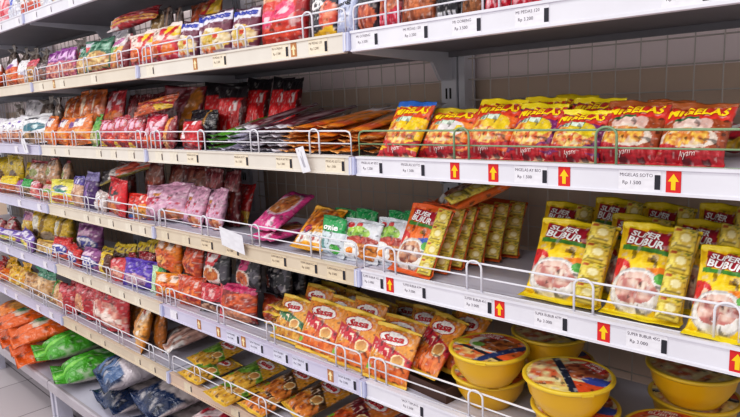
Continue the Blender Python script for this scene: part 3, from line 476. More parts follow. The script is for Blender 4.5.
 'biscuit_teal': gen('biscuit_bag', 'biscuit bag', (.10, .12, .07), 'cfa878', [('mott', 0, 0, 1, .8, 'e0bc90', 'b0824a', 8), ('rect', 0, .72, 1, 1, '2f7a62'), ('blot', .1, .74, .9, .98, '7ab49a', 7)], mat=CRINKLE, ruffle=.016, seal_top=.14, top='3a8a6a', bag=.12),
 'biscuit_green': gen('biscuit_bag', 'biscuit bag', (.07, .12, .06), 'cba070', [('mott', 0, 0, 1, .8, 'deb888', 'a8743e', 8), ('dband', .1, .3, 0, '4a8a3c')], mat=CRINKLE),
 'red_window': gen('biscuit_bag', 'biscuit bag', (.10, .13, .07), 'b01c2a', [('food', .35, .42, .26, .28, 'd89a70', 'a85a44', 8), ('blot', .1, .75, .9, .95, 'd86a74', 8)], mat=CRINKLE, ruffle=.014),
 'red_clear': gen('biscuit_bag', 'biscuit bag', (.14, .14, .07), 'b8202e', [('food', .5, .40, .46, .34, 'dcaa9a', 'b8564e', 9), ('rect', 0, 0, 1, .14, 'b01a2a'), ('blot', .1, .3, .9, .6, 'eed6cc', 9)], mat=CRINKLE, ruffle=.02, top='bf2636'),
 'orange_box': gen('biscuit_bag', 'biscuit bag', (.13, .15, .06), 'c8842c', [('dband', .45, .95, .1, 'd8a468'), ('blot', .5, .35, .85, .95, 'e8d8c8', 9), ('ell', .62, .84, .14, .06, 'a83a24'), ('rect', 0, .3, .42, .36, '5a3a20')], grid=(28, 34)),
 'orange_side': gen('biscuit_bag', 'biscuit bag', (.07, .14, .05), 'a8641e', [('dband', .3, .6, 0, 'c07c2c')]),
 'pink_clear_bag': gen('noodle_bag', 'noodle bag', (.16, .17, .07), 'b08a80', [*[('dband', .06 + .1 * i, .10 + .1 * i, .15, ('d8b0a2', '8a5e54')[i % 2]) for i in range(9)], ('blot', .0, .0, 1, .25, 'e6dedc', 9)], mat=CRINKLE, ruffle=.02),
 # floor-level shelf
 'sack_orange': gen('rice_sack', 'rice sack', (.26, .38, .09), 'e2661e', [('food', .45, .35, .25, .1, 'd8c0b0', '4a8a5a', 5), ('blot', .2, .5, .8, .8, 'f09a5a', 5)], grid=(30, 36), mat=CRINKLE, parts=True, ruffle=.02, seal=.10, slump=.2, detail=.25),
 'sack_green': gen('rice_sack', 'rice sack', (.24, .36, .10), '4aa22a', [('dband', .12, .18, .3, '80c650'), ('dband', .34, .38, .3, '3a8a24'), ('dband', .55, .62, .3, '7cc84a'), ('rect', 0, .55, 1, 1, '3f8a34')], grid=(30, 36), mat=CRINKLE, parts=True, ruffle=.02, seal=.12, slump=.2, back='b8b4ac', detail=.25),
 'sack_blue': gen('rice_sack', 'rice sack', (.26, .32, .13), 'c9c0c8', [('poly', [(0, 0), (0, .34), (.4, .44), (.55, .2), (.9, .3), (1, .2), (1, 0)], '142a50'), ('blot', .1, .05, .9, .3, '4a6894', 9), ('rect', .0, .0, 1, .06, '16305a')], grid=(34, 40), mat=CRINKLE, parts=True, ruffle=.02, slump=.2, bot='1c3a66', detail=.3),
 'sack_dark': gen('rice_sack', 'rice sack', (.24, .32, .10), 'b8aeb0', [('poly', [(0, 0), (0, .4), (.5, .25), (1, .4), (1, 0)], '12264a'), ('poly', [(.1, .9), (.2, .5), (.4, .5), (.3, .95)], '162c54')], grid=(30, 36), mat=CRINKLE, parts=True, ruffle=.02, slump=.2, bot='18305a', detail=.3),
 'sack_red': gen('rice_sack', 'rice sack', (.18, .26, .08), 'b8283c', [('blot', .1, .1, .9, .9, 'e8d0d4', 7)], mat=CRINKLE, parts=True),
 'sack_peach': gen('rice_sack', 'rice sack', (.22, .30, .10), 'd8781e', [('food', .5, .5, .45, .35, 'e0a050', 'a8542c', 7), ('blot', .1, .5, .9, .8, '8a4a50', 6)], mat=CRINKLE, parts=True, ruffle=.02),
}

PACKS = [
('pale_pink',-2.397,0.060,1.7105,-0,10,4,1.66,1.11,1.26,'pink and white snack bag, front row, first from far end, topmost shelf','pink and white snack bag repeats, front row, topmost shelf'),
('pale_pink',-2.209,0.060,1.7017,0,10,1,1.12,0.99,1.14,'pink and white snack bag, front row, second from far end, topmost shelf','pink and white snack bag repeats, front row, topmost shelf'),
('pale_blue',-2.066,0.060,1.7017,-8,10,1,1.26,1.12,1.10,'white snack bag with blue print, front row, first from far end, topmost shelf','white snack bag with blue print repeats, front row, topmost shelf'),
('pale_brown',-1.857,0.059,1.7039,9,5,-2,1.35,0.90,1.00,'white snack bag with brown print, front row, topmost shelf',None),
('pale_blue',-1.708,0.061,1.7017,-10,13,2,0.91,0.67,0.96,'white snack bag with blue print, front row, second from far end, topmost shelf','white snack bag with blue print repeats, front row, topmost shelf'),
('pale_green',-1.621,0.060,1.7017,-12,15,5,0.76,0.74,1.03,'pale snack bag with green stripe, front row, first from far end, topmost shelf','pale snack bag with green stripe repeats, front row, topmost shelf'),
('pale_green',-1.514,0.060,1.7017,5,11,-3,0.92,0.85,0.94,'pale snack bag with green stripe, front row, second from far end, topmost shelf','pale snack bag with green stripe repeats, front row, topmost shelf'),
('orange_top',-2.401,0.050,1.4389,-13,10,-4,1.81,1.30,0.95,'orange noodle pack with white top, front row, first from far end, second shelf down','orange noodle pack with white top repeats, front row, second shelf down'),
('orange_top',-2.188,0.050,1.4433,-8,7,-5,2.07,1.24,0.94,'orange noodle pack with white top, front row, second from far end, second shelf down','orange noodle pack with white top repeats, front row, second shelf down'),
('white_bag',-2.057,0.050,1.4367,-0,9,3,1.33,0.95,0.95,'white snack bag, front row, second shelf down',None),
('yellow_brown',-1.949,0.050,1.4367,2,11,-0,1.28,0.90,0.89,'tan biscuit pack with red top, front row, second shelf down',None),
('cocoa',-1.815,0.050,1.4367,6,9,-2,1.47,1.04,0.72,'dark brown biscuit pack, front row, second shelf down',None),
('purple_pink',-1.712,0.050,1.4367,15,15,3,1.15,1.04,1.01,'pink noodle pack with purple top, front row, first from far end, second shelf down','pink noodle pack with purple top repeats, front row, second shelf down'),
('purple_pink',-1.601,0.050,1.4367,7,7,-3,1.09,1.04,0.99,'pink noodle pack with purple top, front row, second from far end, second shelf down','pink noodle pack with purple top repeats, front row, second shelf down'),
('purple_pink',-1.517,0.049,1.4367,-5,5,3,1.00,0.81,0.96,'pink noodle pack with purple top, front row, third from far end, second shelf down','pink noodle pack with purple top repeats, front row, second shelf down'),
('green_noodle',-1.417,0.051,1.4367,-2,13,-1,1.42,0.99,0.97,'dark green noodle pack, front row, first from far end, second shelf down','dark green noodle pack repeats, front row, second shelf down'),
('green_noodle',-1.283,0.050,1.4411,14,13,-5,1.71,1.30,1.03,'dark green noodle pack, front row, second from far end, second shelf down','dark green noodle pack repeats, front row, second shelf down'),
('white_green',-1.127,0.050,1.4367,-7,14,-0,1.79,1.30,1.01,'white noodle pack with green bowl, front row, second shelf down',None),
('red_swoosh',-0.957,0.050,1.4367,14,8,-4,1.25,1.09,0.94,'red noodle pack with yellow swoosh, front row, first from far end, second shelf down','red noodle pack with yellow swoosh repeats, front row, second shelf down'),
('red_swoosh',-0.829,0.050,1.4367,5,13,-2,1.49,1.25,1.02,'red noodle pack with yellow swoosh, front row, second from far end, second shelf down','red noodle pack with yellow swoosh repeats, front row, second shelf down'),
('lapo',-0.694,0.050,1.4389,-11,10,5,1.25,0.98,0.90,'maroon noodle pack with blue lettering, front row, first from far end, second shelf down','maroon noodle pack with blue lettering repeats, front row, second shelf down'),
('lapo',-0.547,0.050,1.4367,8,7,-3,1.25,1.02,0.98,'maroon noodle pack with blue lettering, front row, second from far end, second shelf down','maroon noodle pack with blue lettering repeats, front row, second shelf down'),
('lapo',-0.414,0.050,1.4367,-10,7,3,1.29,1.10,0.91,'maroon noodle pack with blue lettering, front row, third from far end, second shelf down','maroon noodle pack with blue lettering repeats, front row, second shelf down'),
('tteok',-0.260,0.050,1.4367,0,8,0,1.33,1.13,0.93,'big red noodle pack with pink rings, front row, second shelf down',None),
('black_swirl',-0.122,0.050,1.4367,0,8,0,0.87,0.84,0.81,'black noodle pack with white swirl, front row, second shelf down',None),
('blue_goreng',-0.047,0.050,1.4367,0,8,0,0.68,0.75,0.82,'pale blue noodle pack with black lettering, front row, second shelf down',None),
('black_meat',0.015,0.050,1.4367,0,8,0,0.63,0.70,0.78,'black noodle pack with meat picture, front row, second shelf down',None),
('red_meat',0.076,0.050,1.4367,0,8,0,0.65,0.71,0.76,'red noodle pack with meat picture, front row, second shelf down',None),
('meat_orange',0.149,0.050,1.4367,0,8,0,0.72,0.72,0.73,'brown noodle pack with meat picture, front row, second shelf down',None),
('black_white',0.221,0.050,1.4367,0,8,0,0.57,0.62,0.67,'black noodle pack with white script, front row, second shelf down',None),
('brown_oval',0.275,0.050,1.4367,0,8,0,0.57,0.60,0.63,'dark noodle pack with brown oval, front row, second shelf down',None),
('red_plain',0.326,0.050,1.4367,0,8,0,0.52,0.60,0.62,'bright red noodle pack, front row, first from far end, second shelf down','bright red noodle pack repeats, front row, second shelf down'),
('red_plain',0.382,0.050,1.4367,0,8,0,0.59,0.60,0.59,'bright red noodle pack, front row, second from far end, second shelf down','bright red noodle pack repeats, front row, second shelf down'),
('red_plain',0.442,0.050,1.4367,0,8,0,0.60,0.60,0.56,'bright red noodle pack, front row, third from far end, second shelf down','bright red noodle pack repeats, front row, second shelf down'),
('clear_brown',-2.488,0.150,1.4367,-8,5,-1,2.20,1.30,1.52,'greyish clear bag with gathered neck, back row, first from far end, second shelf down','greyish clear bag with gathered neck repeats, back row, second shelf down'),
('clear_brown',-2.329,0.150,1.4367,-8,7,-4,1.70,1.30,1.32,'greyish clear bag with gathered neck, back row, second from far end, second shelf down','greyish clear bag with gathered neck repeats, back row, second shelf down'),
('clear_brown',-2.160,0.150,1.4367,5,0,-1,1.42,1.30,1.21,'greyish clear bag with gathered neck, back row, third from far end, second shelf down','greyish clear bag with gathered neck repeats, back row, second shelf down'),
('clear_brown',-2.046,0.150,1.4367,-7,2,5,1.34,1.23,1.12,'greyish clear bag with gathered neck, back row, fourth from far end, second shelf down','greyish clear bag with gathered neck repeats, back row, second shelf down'),
('clear_brown',-1.662,0.150,1.4367,9,2,4,0.98,1.08,1.18,'greyish clear bag with gathered neck, back row, fifth from far end, second shelf down','greyish clear bag with gathered neck repeats, back row, second shelf down'),
('clear_yellow',-1.048,0.151,1.4352,-7,3,4,1.26,1.22,1.30,'clear bag with yellow filling, back row, second shelf down',None),
('brown_pack',-0.973,0.150,1.4367,5,0,5,0.64,0.97,1.29,'dark brown biscuit pack, back row, first from far end, second shelf down','dark brown biscuit pack repeats, back row, second shelf down'),
('brown_pack',-0.907,0.149,1.4367,-7,2,3,0.68,0.82,1.23,'dark brown biscuit pack, back row, second from far end, second shelf down','dark brown biscuit pack repeats, back row, second shelf down'),
('orange_yellow',-0.782,0.141,1.4411,-4,15,-4,1.65,1.11,1.31,'orange snack bag with yellow corner, back row, second shelf down',None),
('white_crumple',-1.325,0.160,1.4433,-10,6,-3,1.67,1.30,1.67,'crumpled white snack bag, back row, second shelf down',None),
('white_purple',-2.483,0.050,1.1848,4,8,-0,2.37,1.30,0.99,'white noodle pack with purple patch, front row, first from far end, third shelf down','white noodle pack with purple patch repeats, front row, third shelf down'),
('white_purple',-2.324,0.050,1.1848,14,9,1,1.57,1.28,0.99,'white noodle pack with purple patch, front row, second from far end, third shelf down','white noodle pack with purple patch repeats, front row, third shelf down'),
('white_purple',-2.174,0.050,1.1870,11,6,-3,1.86,1.17,1.02,'white noodle pack with purple patch, front row, third from far end, third shelf down','white noodle pack with purple patch repeats, front row, third shelf down'),
('white_teal',-2.002,0.050,1.1892,12,13,-3,2.51,1.17,1.05,'white noodle pack with teal label, front row, third shelf down',None),
('orange_white',-1.818,0.050,1.1848,-8,12,4,1.57,1.24,1.02,'orange noodle pack with white label, front row, first from far end, third shelf down','orange noodle pack with white label repeats, front row, third shelf down'),
('orange_white',-1.689,0.050,1.1870,-7,14,4,1.57,1.15,0.94,'orange noodle pack with white label, front row, second from far end, third shelf down','orange noodle pack with white label repeats, front row, third shelf down'),
('orange_white',-1.514,0.050,1.1892,4,9,-4,2.13,1.17,0.93,'orange noodle pack with white label, front row, third from far end, third shelf down','orange noodle pack with white label repeats, front row, third shelf down'),
('green_clear',-1.386,0.050,1.1848,-12,15,-3,0.95,0.91,0.97,'green snack bag, front row, third shelf down',None),
('red_purple',-1.270,0.050,1.1848,7,7,3,1.25,1.03,0.80,'red and lilac snack bag, front row, first from far end, third shelf down','red and lilac snack bag repeats, front row, third shelf down'),
('red_purple',-1.162,0.050,1.1848,4,7,-3,1.17,1.04,0.90,'red and lilac snack bag, front row, second from far end, third shelf down','red and lilac snack bag repeats, front row, third shelf down'),
('red_purple',-1.052,0.050,1.1848,7,5,-3,1.17,1.01,0.85,'red and lilac snack bag, front row, third from far end, third shelf down','red and lilac snack bag repeats, front row, third shelf down'),
('pink_red',-0.947,0.050,1.1804,3,13,1,1.22,1.00,0.99,'pink and red snack bag, front row, third shelf down',None),
('orange_strip',-0.851,0.050,1.1848,-5,14,-3,1.12,0.98,0.84,'red snack bag with orange stripe, front row, third shelf down',None),
('red_script',-0.710,0.048,1.1848,-13,7,-1,1.39,1.03,0.75,'red snack bag with white script, front row, third shelf down',None),
('black_bag',-0.760,0.105,1.1852,-11,12,-1,1.69,1.08,0.78,'black snack bag, back row, third shelf down',None),
('clear_brown',-2.391,0.118,1.1848,3,5,-1,1.32,0.96,1.36,'greyish clear bag with gathered neck, back row, first from far end, third shelf down','greyish clear bag with gathered neck repeats, back row, third shelf down'),
('white_bag',-2.242,0.122,1.1892,12,15,2,2.48,0.96,1.71,'white snack bag, back row, third shelf down',None),
('clear_brown',-2.060,0.120,1.1848,6,10,-4,1.66,1.30,1.47,'greyish clear bag with gathered neck, back row, second from far end, third shelf down','greyish clear bag with gathered neck repeats, back row, third shelf down'),
('clear_brown',-1.907,0.118,1.1848,-12,4,4,1.32,1.01,1.41,'greyish clear bag with gathered neck, back row, third from far end, third shelf down','greyish clear bag with gathered neck repeats, back row, third shelf down'),
('orange_shiny',-1.773,0.122,1.1883,7,15,-5,1.59,1.01,1.34,'shiny orange snack bag, back row, first from far end, third shelf down','shiny orange snack bag repeats, back row, third shelf down'),
('orange_shiny',-1.586,0.118,1.1892,5,9,2,2.10,0.88,1.41,'shiny orange snack bag, back row, second from far end, third shelf down','shiny orange snack bag repeats, back row, third shelf down'),
('red_yellow',-1.417,0.119,1.1892,-4,15,-4,1.94,0.88,1.37,'red snack bag with yellow corner, back row, third shelf down',None),
('dark_red',-1.331,0.143,1.1848,2,14,4,0.85,0.73,1.26,'dark red snack bag, back row, first from far end, third shelf down','dark red snack bag repeats, back row, third shelf down'),
('dark_red',-1.255,0.140,1.1848,8,14,3,0.81,0.77,1.24,'dark red snack bag, back row, second from far end, third shelf down','dark red snack bag repeats, back row, third shelf down'),
('dark_red',-1.196,0.138,1.1848,13,10,2,0.70,0.72,1.22,'dark red snack bag, back row, third from far end, third shelf down','dark red snack bag repeats, back row, third shelf down'),
('dark_red',-1.101,0.141,1.1848,12,16,-1,1.26,1.01,1.27,'dark red snack bag, back row, fourth from far end, third shelf down','dark red snack bag repeats, back row, third shelf down'),
('red_pattern',-0.948,0.134,1.1859,9,15,1,1.77,0.88,1.35,'dark red patterned snack bag, back row, third shelf down',None),
('red_black',-0.775,0.182,1.1899,20,16,1,1.50,0.88,1.26,'red snack bag with black top, back row, first from far end, third shelf down','red snack bag with black top repeats, back row, third shelf down'),
('red_black',-0.679,0.154,1.1848,20,13,1,1.01,0.78,1.19,'red snack bag with black top, back row, second from far end, third shelf down','red snack bag with black top repeats, back row, third shelf down'),
('red_black',-0.611,0.195,1.2068,31,22,2,0.75,0.69,1.22,'red snack bag with black top, back row, third from far end, third shelf down','red snack bag with black top repeats, back row, third shelf down'),
('red_black',-0.512,0.195,1.2068,14,20,1,0.71,0.66,1.18,'red snack bag with black top, back row, fourth from far end, third shelf down','red snack bag with black top repeats, back row, third shelf down'),
('red_black',-0.449,0.195,1.2068,15,21,-4,0.64,0.63,1.15,'red snack bag with black top, back row, fifth from far end, third shelf down','red snack bag with black top repeats, back row, third shelf down'),
('flat_green',-0.588,0.033,1.1908,-12,82,0,0.76,1.00,1.72,'green and white flat sachet, first flat stack, second from far end, third shelf down','green and white flat sachet repeats, first flat stack, third shelf down'),
('flat_green',-0.595,0.045,1.2016,-16,78,0,0.85,1.00,1.86,'green and white flat sachet, first flat stack, first from far end, third shelf down','green and white flat sachet repeats, first flat stack, third shelf down'),
('flat_green',-0.572,0.030,1.2124,-4,78,0,0.95,1.00,1.72,'green and white flat sachet, first flat stack, fourth from far end, third shelf down','green and white flat sachet repeats, first flat stack, third shelf down'),
('flat_green',-0.580,0.041,1.2232,-3,77,0,0.88,1.00,1.77,'green and white flat sachet, first flat stack, third from far end, third shelf down','green and white flat sachet repeats, first flat stack, third shelf down'),
('flat_lilac',-0.481,0.011,1.1908,4,81,0,0.95,1.00,1.75,'lilac and white flat sachet, first flat stack, first from far end, third shelf down','lilac and white flat sachet repeats, first flat stack, third shelf down'),
('flat_lilac',-0.469,0.049,1.2016,-11,84,0,0.96,1.00,1.64,'lilac and white flat sachet, first flat stack, fourth from far end, third shelf down','lilac and white flat sachet repeats, first flat stack, third shelf down'),
('flat_lilac',-0.465,0.014,1.2124,-20,78,0,0.84,1.00,1.85,'lilac and white flat sachet, first flat stack, fifth from far end, third shelf down','lilac and white flat sachet repeats, first flat stack, third shelf down'),
('flat_lilac',-0.472,0.023,1.2232,-8,80,0,0.88,1.00,1.61,'lilac and white flat sachet, first flat stack, third from far end, third shelf down','lilac and white flat sachet repeats, first flat stack, third shelf down'),
('flat_lilac',-0.473,0.048,1.2340,-2,85,0,0.97,1.00,1.81,'lilac and white flat sachet, first flat stack, second from far end, third shelf down','lilac and white flat sachet repeats, first flat stack, third shelf down'),
('flat_maroon',-0.395,0.017,1.1908,4,86,0,0.88,1.00,1.83,'maroon and white flat sachet, first flat stack, third from far end, third shelf down','maroon and white flat sachet repeats, first flat stack, third shelf down'),
('flat_maroon',-0.393,0.019,1.2016,3,82,0,0.76,1.00,1.58,'maroon and white flat sachet, first flat stack, fourth from far end, third shelf down','maroon and white flat sachet repeats, first flat stack, third shelf down'),
('flat_maroon',-0.390,0.052,1.2124,-21,84,0,0.78,1.00,1.63,'maroon and white flat sachet, first flat stack, sixth from far end, third shelf down','maroon and white flat sachet repeats, first flat stack, third shelf down'),
('flat_maroon',-0.405,0.042,1.2232,4,76,0,0.75,1.00,1.71,'maroon and white flat sachet, first flat stack, second from far end, third shelf down','maroon and white flat sachet repeats, first flat stack, third shelf down'),
('flat_maroon',-0.393,0.024,1.2340,4,86,0,0.98,1.00,1.67,'maroon and white flat sachet, first flat stack, fifth from far end, third shelf down','maroon and white flat sachet repeats, first flat stack, third shelf down'),
('flat_maroon',-0.405,0.013,1.2448,-5,76,0,0.84,1.00,1.55,'maroon and white flat sachet, first flat stack, first from far end, third shelf down','maroon and white flat sachet repeats, first flat stack, third shelf down'),
('flat_maroon',-0.301,0.017,1.1908,-23,85,0,0.97,1.00,1.59,'maroon and white flat sachet, second flat stack, fourth from far end, third shelf down','maroon and white flat sachet repeats, second flat stack, third shelf down'),
('flat_maroon',-0.293,0.026,1.2016,-9,81,0,0.88,1.00,1.72,'maroon and white flat sachet, second flat stack, sixth from far end, third shelf down','maroon and white flat sachet repeats, second flat stack, third shelf down'),
('flat_maroon',-0.302,0.036,1.2124,6,81,0,0.91,1.00,1.64,'maroon and white flat sachet, second flat stack, third from far end, third shelf down','maroon and white flat sachet repeats, second flat stack, third shelf down'),
('flat_maroon',-0.311,0.023,1.2232,7,81,0,0.74,1.00,1.69,'maroon and white flat sachet, second flat stack, first from far end, third shelf down','maroon and white flat sachet repeats, second flat stack, third shelf down'),
('flat_maroon',-0.306,0.034,1.2340,-23,82,0,0.76,1.00,1.72,'maroon and white flat sachet, second flat stack, second from far end, third shelf down','maroon and white flat sachet repeats, second flat stack, third shelf down'),
('flat_maroon',-0.300,0.030,1.2448,-2,80,0,0.91,1.00,1.75,'maroon and white flat sachet, second flat stack, fifth from far end, third shelf down','maroon and white flat sachet repeats, second flat stack, third shelf down'),
('flat_orange',-0.233,0.013,1.1908,-2,86,0,0.85,1.00,1.57,'orange and white flat sachet, first flat stack, first from far end, third shelf down','orange and white flat sachet repeats, first flat stack, third shelf down'),
('flat_orange',-0.217,0.023,1.2016,-12,79,0,0.88,1.00,1.61,'orange and white flat sachet, first flat stack, fourth from far end, third shelf down','orange and white flat sachet repeats, first flat stack, third shelf down'),
('flat_orange',-0.225,0.026,1.2124,1,76,0,0.91,1.00,1.69,'orange and white flat sachet, first flat stack, third from far end, third shelf down','orange and white flat sachet repeats, first flat stack, third shelf down'),
('flat_orange',-0.225,0.019,1.2232,2,78,0,0.84,1.00,1.54,'orange and white flat sachet, first flat stack, second from far end, third shelf down','orange and white flat sachet repeats, first flat stack, third shelf down'),
('flat_orange',-0.214,0.014,1.2340,-14,79,0,0.84,1.00,1.80,'orange and white flat sachet, first flat stack, fifth from far end, third shelf down','orange and white flat sachet repeats, first flat stack, third shelf down'),
('flat_orange',-0.210,0.017,1.2448,-13,83,0,0.85,1.00,1.82,'orange and white flat sachet, first flat stack, sixth from far end, third shelf down','orange and white flat sachet repeats, first flat stack, third shelf down'),
('flat_orange',-0.142,0.015,1.1908,-7,78,0,0.94,1.00,1.79,'orange and white flat sachet, second flat stack, third from far end, third shelf down','orange and white flat sachet repeats, second flat stack, third shelf down'),
('flat_orange',-0.143,0.022,1.2016,2,82,0,0.82,1.00,1.79,'orange and white flat sachet, second flat stack, second from far end, third shelf down','orange and white flat sachet repeats, second flat stack, third shelf down'),
('flat_orange',-0.145,0.022,1.2124,1,79,0,0.84,1.00,1.61,'orange and white flat sachet, second flat stack, first from far end, third shelf down','orange and white flat sachet repeats, second flat stack, third shelf down'),
('flat_orange',-0.137,0.027,1.2232,5,78,0,0.96,1.00,1.47,'orange and white flat sachet, second flat stack, fourth from far end, third shelf down','orange and white flat sachet repeats, second flat stack, third shelf down'),
('flat_orange',-0.124,0.051,1.2340,-10,86,0,0.79,1.00,1.84,'orange and white flat sachet, second flat stack, sixth from far end, third shelf down','orange and white flat sachet repeats, second flat stack, third shelf down'),
('flat_orange',-0.128,0.045,1.2448,-3,81,0,0.82,1.00,1.58,'orange and white flat sachet, second flat stack, fifth from far end, third shelf down','orange and white flat sachet repeats, second flat stack, third shelf down'),
('flat_orange',-0.057,0.013,1.1908,-5,79,0,0.75,1.00,1.79,'orange and white flat sachet, third flat stack, second from far end, third shelf down','orange and white flat sachet repeats, third flat stack, third shelf down'),
('flat_orange',-0.038,0.039,1.2016,6,85,0,0.88,1.00,1.83,'orange and white flat sachet, third flat stack, fifth from far end, third shelf down','orange and white flat sachet repeats, third flat stack, third shelf down'),
('flat_orange',-0.063,0.041,1.2124,-19,79,0,0.86,1.00,1.73,'orange and white flat sachet, third flat stack, first from far end, third shelf down','orange and white flat sachet repeats, third flat stack, third shelf down'),
('flat_orange',-0.052,0.049,1.2232,-4,79,0,0.94,1.00,1.57,'orange and white flat sachet, third flat stack, third from far end, third shelf down','orange and white flat sachet repeats, third flat stack, third shelf down'),
('flat_orange',-0.050,0.043,1.2340,-13,78,0,0.93,1.00,1.68,'orange and white flat sachet, third flat stack, fourth from far end, third shelf down','orange and white flat sachet repeats, third flat stack, third shelf down'),
('flat_orange',0.020,0.043,1.1908,5,84,0,0.74,1.00,1.80,'orange and white flat sachet, fourth flat stack, second from far end, third shelf down','orange and white flat sachet repeats, fourth flat stack, third shelf down'),
('flat_orange',0.033,0.046,1.2016,-22,79,0,0.87,1.00,1.57,'orange and white flat sachet, fourth flat stack, fourth from far end, third shelf down','orange and white flat sachet repeats, fourth flat stack, third shelf down'),
('flat_orange',0.027,0.030,1.2124,1,76,0,0.77,1.00,1.49,'orange and white flat sachet, fourth flat stack, third from far end, third shelf down','orange and white flat sachet repeats, fourth flat stack, third shelf down'),
('flat_orange',0.019,0.013,1.2232,7,85,0,0.86,1.00,1.50,'orange and white flat sachet, fourth flat stack, first from far end, third shelf down','orange and white flat sachet repeats, fourth flat stack, third shelf down'),
('mig_blue',0.112,0.010,1.1848,0,36,0,0.98,0.73,1.09,'yellow noodle pack with blue top, front row, third shelf down',None),
('mig_white',0.204,0.035,1.1848,0,36,0,1.10,0.92,0.92,'orange noodle pack with pale bowl, front row, third shelf down',None),
('mig_orange',0.302,0.036,1.1848,0,36,0,0.99,0.89,1.06,'orange noodle pack with yellow top, front row, third shelf down',None),
('mig_purple',0.392,0.029,1.1848,0,36,0,0.89,0.85,0.96,'purple noodle pack with yellow top, front row, first from far end, third shelf down','purple noodle pack with yellow top repeats, front row, third shelf down'),
('mig_purple',0.474,0.025,1.1848,0,36,0,0.90,0.86,0.83,'purple noodle pack with yellow top, front row, second from far end, third shelf down','purple noodle pack with yellow top repeats, front row, third shelf down'),
('mig_brown',0.555,0.035,1.1848,0,36,0,0.97,0.91,0.94,'brown noodle pack with red banner, front row, first from far end, third shelf down','brown noodle pack with red banner repeats, front row, third shelf down'),
('mig_brown',0.646,0.035,1.1848,0,36,0,0.94,0.87,0.88,'brown noodle pack with red banner, front row, second from far end, third shelf down','brown noodle pack with red banner repeats, front row, third shelf down'),
('mig_orange',0.347,0.116,1.1848,0,34,0,0.85,0.86,1.04,'orange noodle pack with yellow top, back row, first from far end, third shelf down','orange noodle pack with yellow top repeats, back row, third shelf down'),
('mig_purple',0.452,0.120,1.1848,0,34,0,0.94,0.97,0.99,'purple noodle pack with yellow top, back row, third shelf down',None),
('mig_orange',0.381,0.174,1.1848,0,34,0,0.85,0.87,1.06,'orange noodle pack with yellow top, back row, second from far end, third shelf down','orange noodle pack with yellow top repeats, back row, third shelf down'),
('mig_brown',0.575,0.120,1.1848,0,34,0,0.74,0.83,0.91,'brown noodle pack with red banner, back row, third shelf down',None),
('box_red',0.683,0.204,1.1976,4,66,0,1.10,1.00,0.90,'red and white noodle pack lying flat, lying flat, third shelf down',None),
('pinkred',-2.627,0.050,0.9426,-4,7,-1,2.30,1.24,0.54,'pinkish red snack bag, front row, fourth shelf down',None),
('yellow_top',-2.438,0.050,0.9426,5,10,-1,2.28,1.24,0.70,'snack bag with yellow top, front row, fourth shelf down',None),
('purple_small',-2.288,0.050,0.9426,-8,8,-4,1.23,0.91,0.60,'purple snack bag, front row, fourth shelf down',None),
('green_top',-2.203,0.050,0.9426,3,12,-1,1.18,0.93,0.68,'snack bag with green top, front row, fourth shelf down',None),
('pink_clear',-2.066,0.050,0.9426,-11,6,-1,1.91,1.24,0.66,'clear pink snack bag, front row, fourth shelf down',None),
('green_red',-1.930,0.050,0.9426,4,13,-1,1.62,0.98,0.61,'pale snack bag with green patch, front row, fourth shelf down',None),
('yellow_card',-1.764,0.050,0.9426,9,15,-1,2.16,1.11,0.85,'pale yellow snack bag, front row, fourth shelf down',None),
('cream_purple',-1.610,0.050,0.9426,-3,9,2,1.39,0.96,1.03,'cream biscuit pack with purple top, front row, fourth shelf down',None),
('purple_dark',-1.500,0.051,0.9453,-1,12,-0,1.53,1.01,1.10,'dark purple biscuit pack, front row, fourth shelf down',None),
('white_clear',-1.407,0.050,0.9395,-6,10,2,1.23,0.71,0.73,'clear whitish snack bag, front row, fourth shelf down',None),
('red_letter',-1.250,0.041,0.9431,-11,9,-1,1.83,0.88,1.02,'red snack bag with black lettering, front row, fourth shelf down',None),
('red_orange',-1.074,0.045,0.9426,12,14,-1,1.46,0.78,0.75,'red and orange snack bag, front row, fourth shelf down',None),
('yellow_dark',-2.776,0.120,0.9448,12,9,-2,2.38,1.30,1.25,'yellow and brown snack bag, back row, first from far end, fourth shelf down','yellow and brown snack bag repeats, back row, fourth shelf down'),
('yellow_dark',-2.531,0.118,0.9492,-0,1,3,2.48,0.88,1.32,'yellow and brown snack bag, back row, second from far end, fourth shelf down','yellow and brown snack bag repeats, back row, fourth shelf down'),
('yellow_dark',-2.376,0.122,0.9426,6,10,3,1.17,0.81,1.14,'yellow and brown snack bag, back row, third from far end, fourth shelf down','yellow and brown snack bag repeats, back row, fourth shelf down'),
('clear_tray',-2.249,0.120,0.9426,6,8,1,1.82,1.24,1.24,'clear snack bag with orange tray, back row, first from far end, fourth shelf down','clear snack bag with orange tray repeats, back row, fourth shelf down'),
('clear_tray',-2.045,0.120,0.9536,-10,6,-5,2.15,1.30,1.30,'clear snack bag with orange tray, back row, second from far end, fourth shelf down','clear snack bag with orange tray repeats, back row, fourth shelf down'),
('clear_tray',-1.907,0.120,0.9426,-9,9,-5,0.78,1.05,1.32,'clear snack bag with orange tray, back row, third from far end, fourth shelf down','clear snack bag with orange tray repeats, back row, fourth shelf down'),
('brown_red',-1.398,0.156,0.9444,-10,3,4,1.44,0.88,1.08,'dark reddish brown snack bag, back row, first from far end, fourth shelf down','dark reddish brown snack bag repeats, back row, fourth shelf down'),
('brown_red',-1.174,0.154,0.9439,-8,2,3,1.51,0.88,1.18,'dark reddish brown snack bag, back row, second from far end, fourth shelf down','dark reddish brown snack bag repeats, back row, fourth shelf down'),
('brown_red',-1.051,0.151,0.9426,-10,11,2,1.17,0.80,1.13,'dark reddish brown snack bag, back row, third from far end, fourth shelf down','dark reddish brown snack bag repeats, back row, fourth shelf down'),
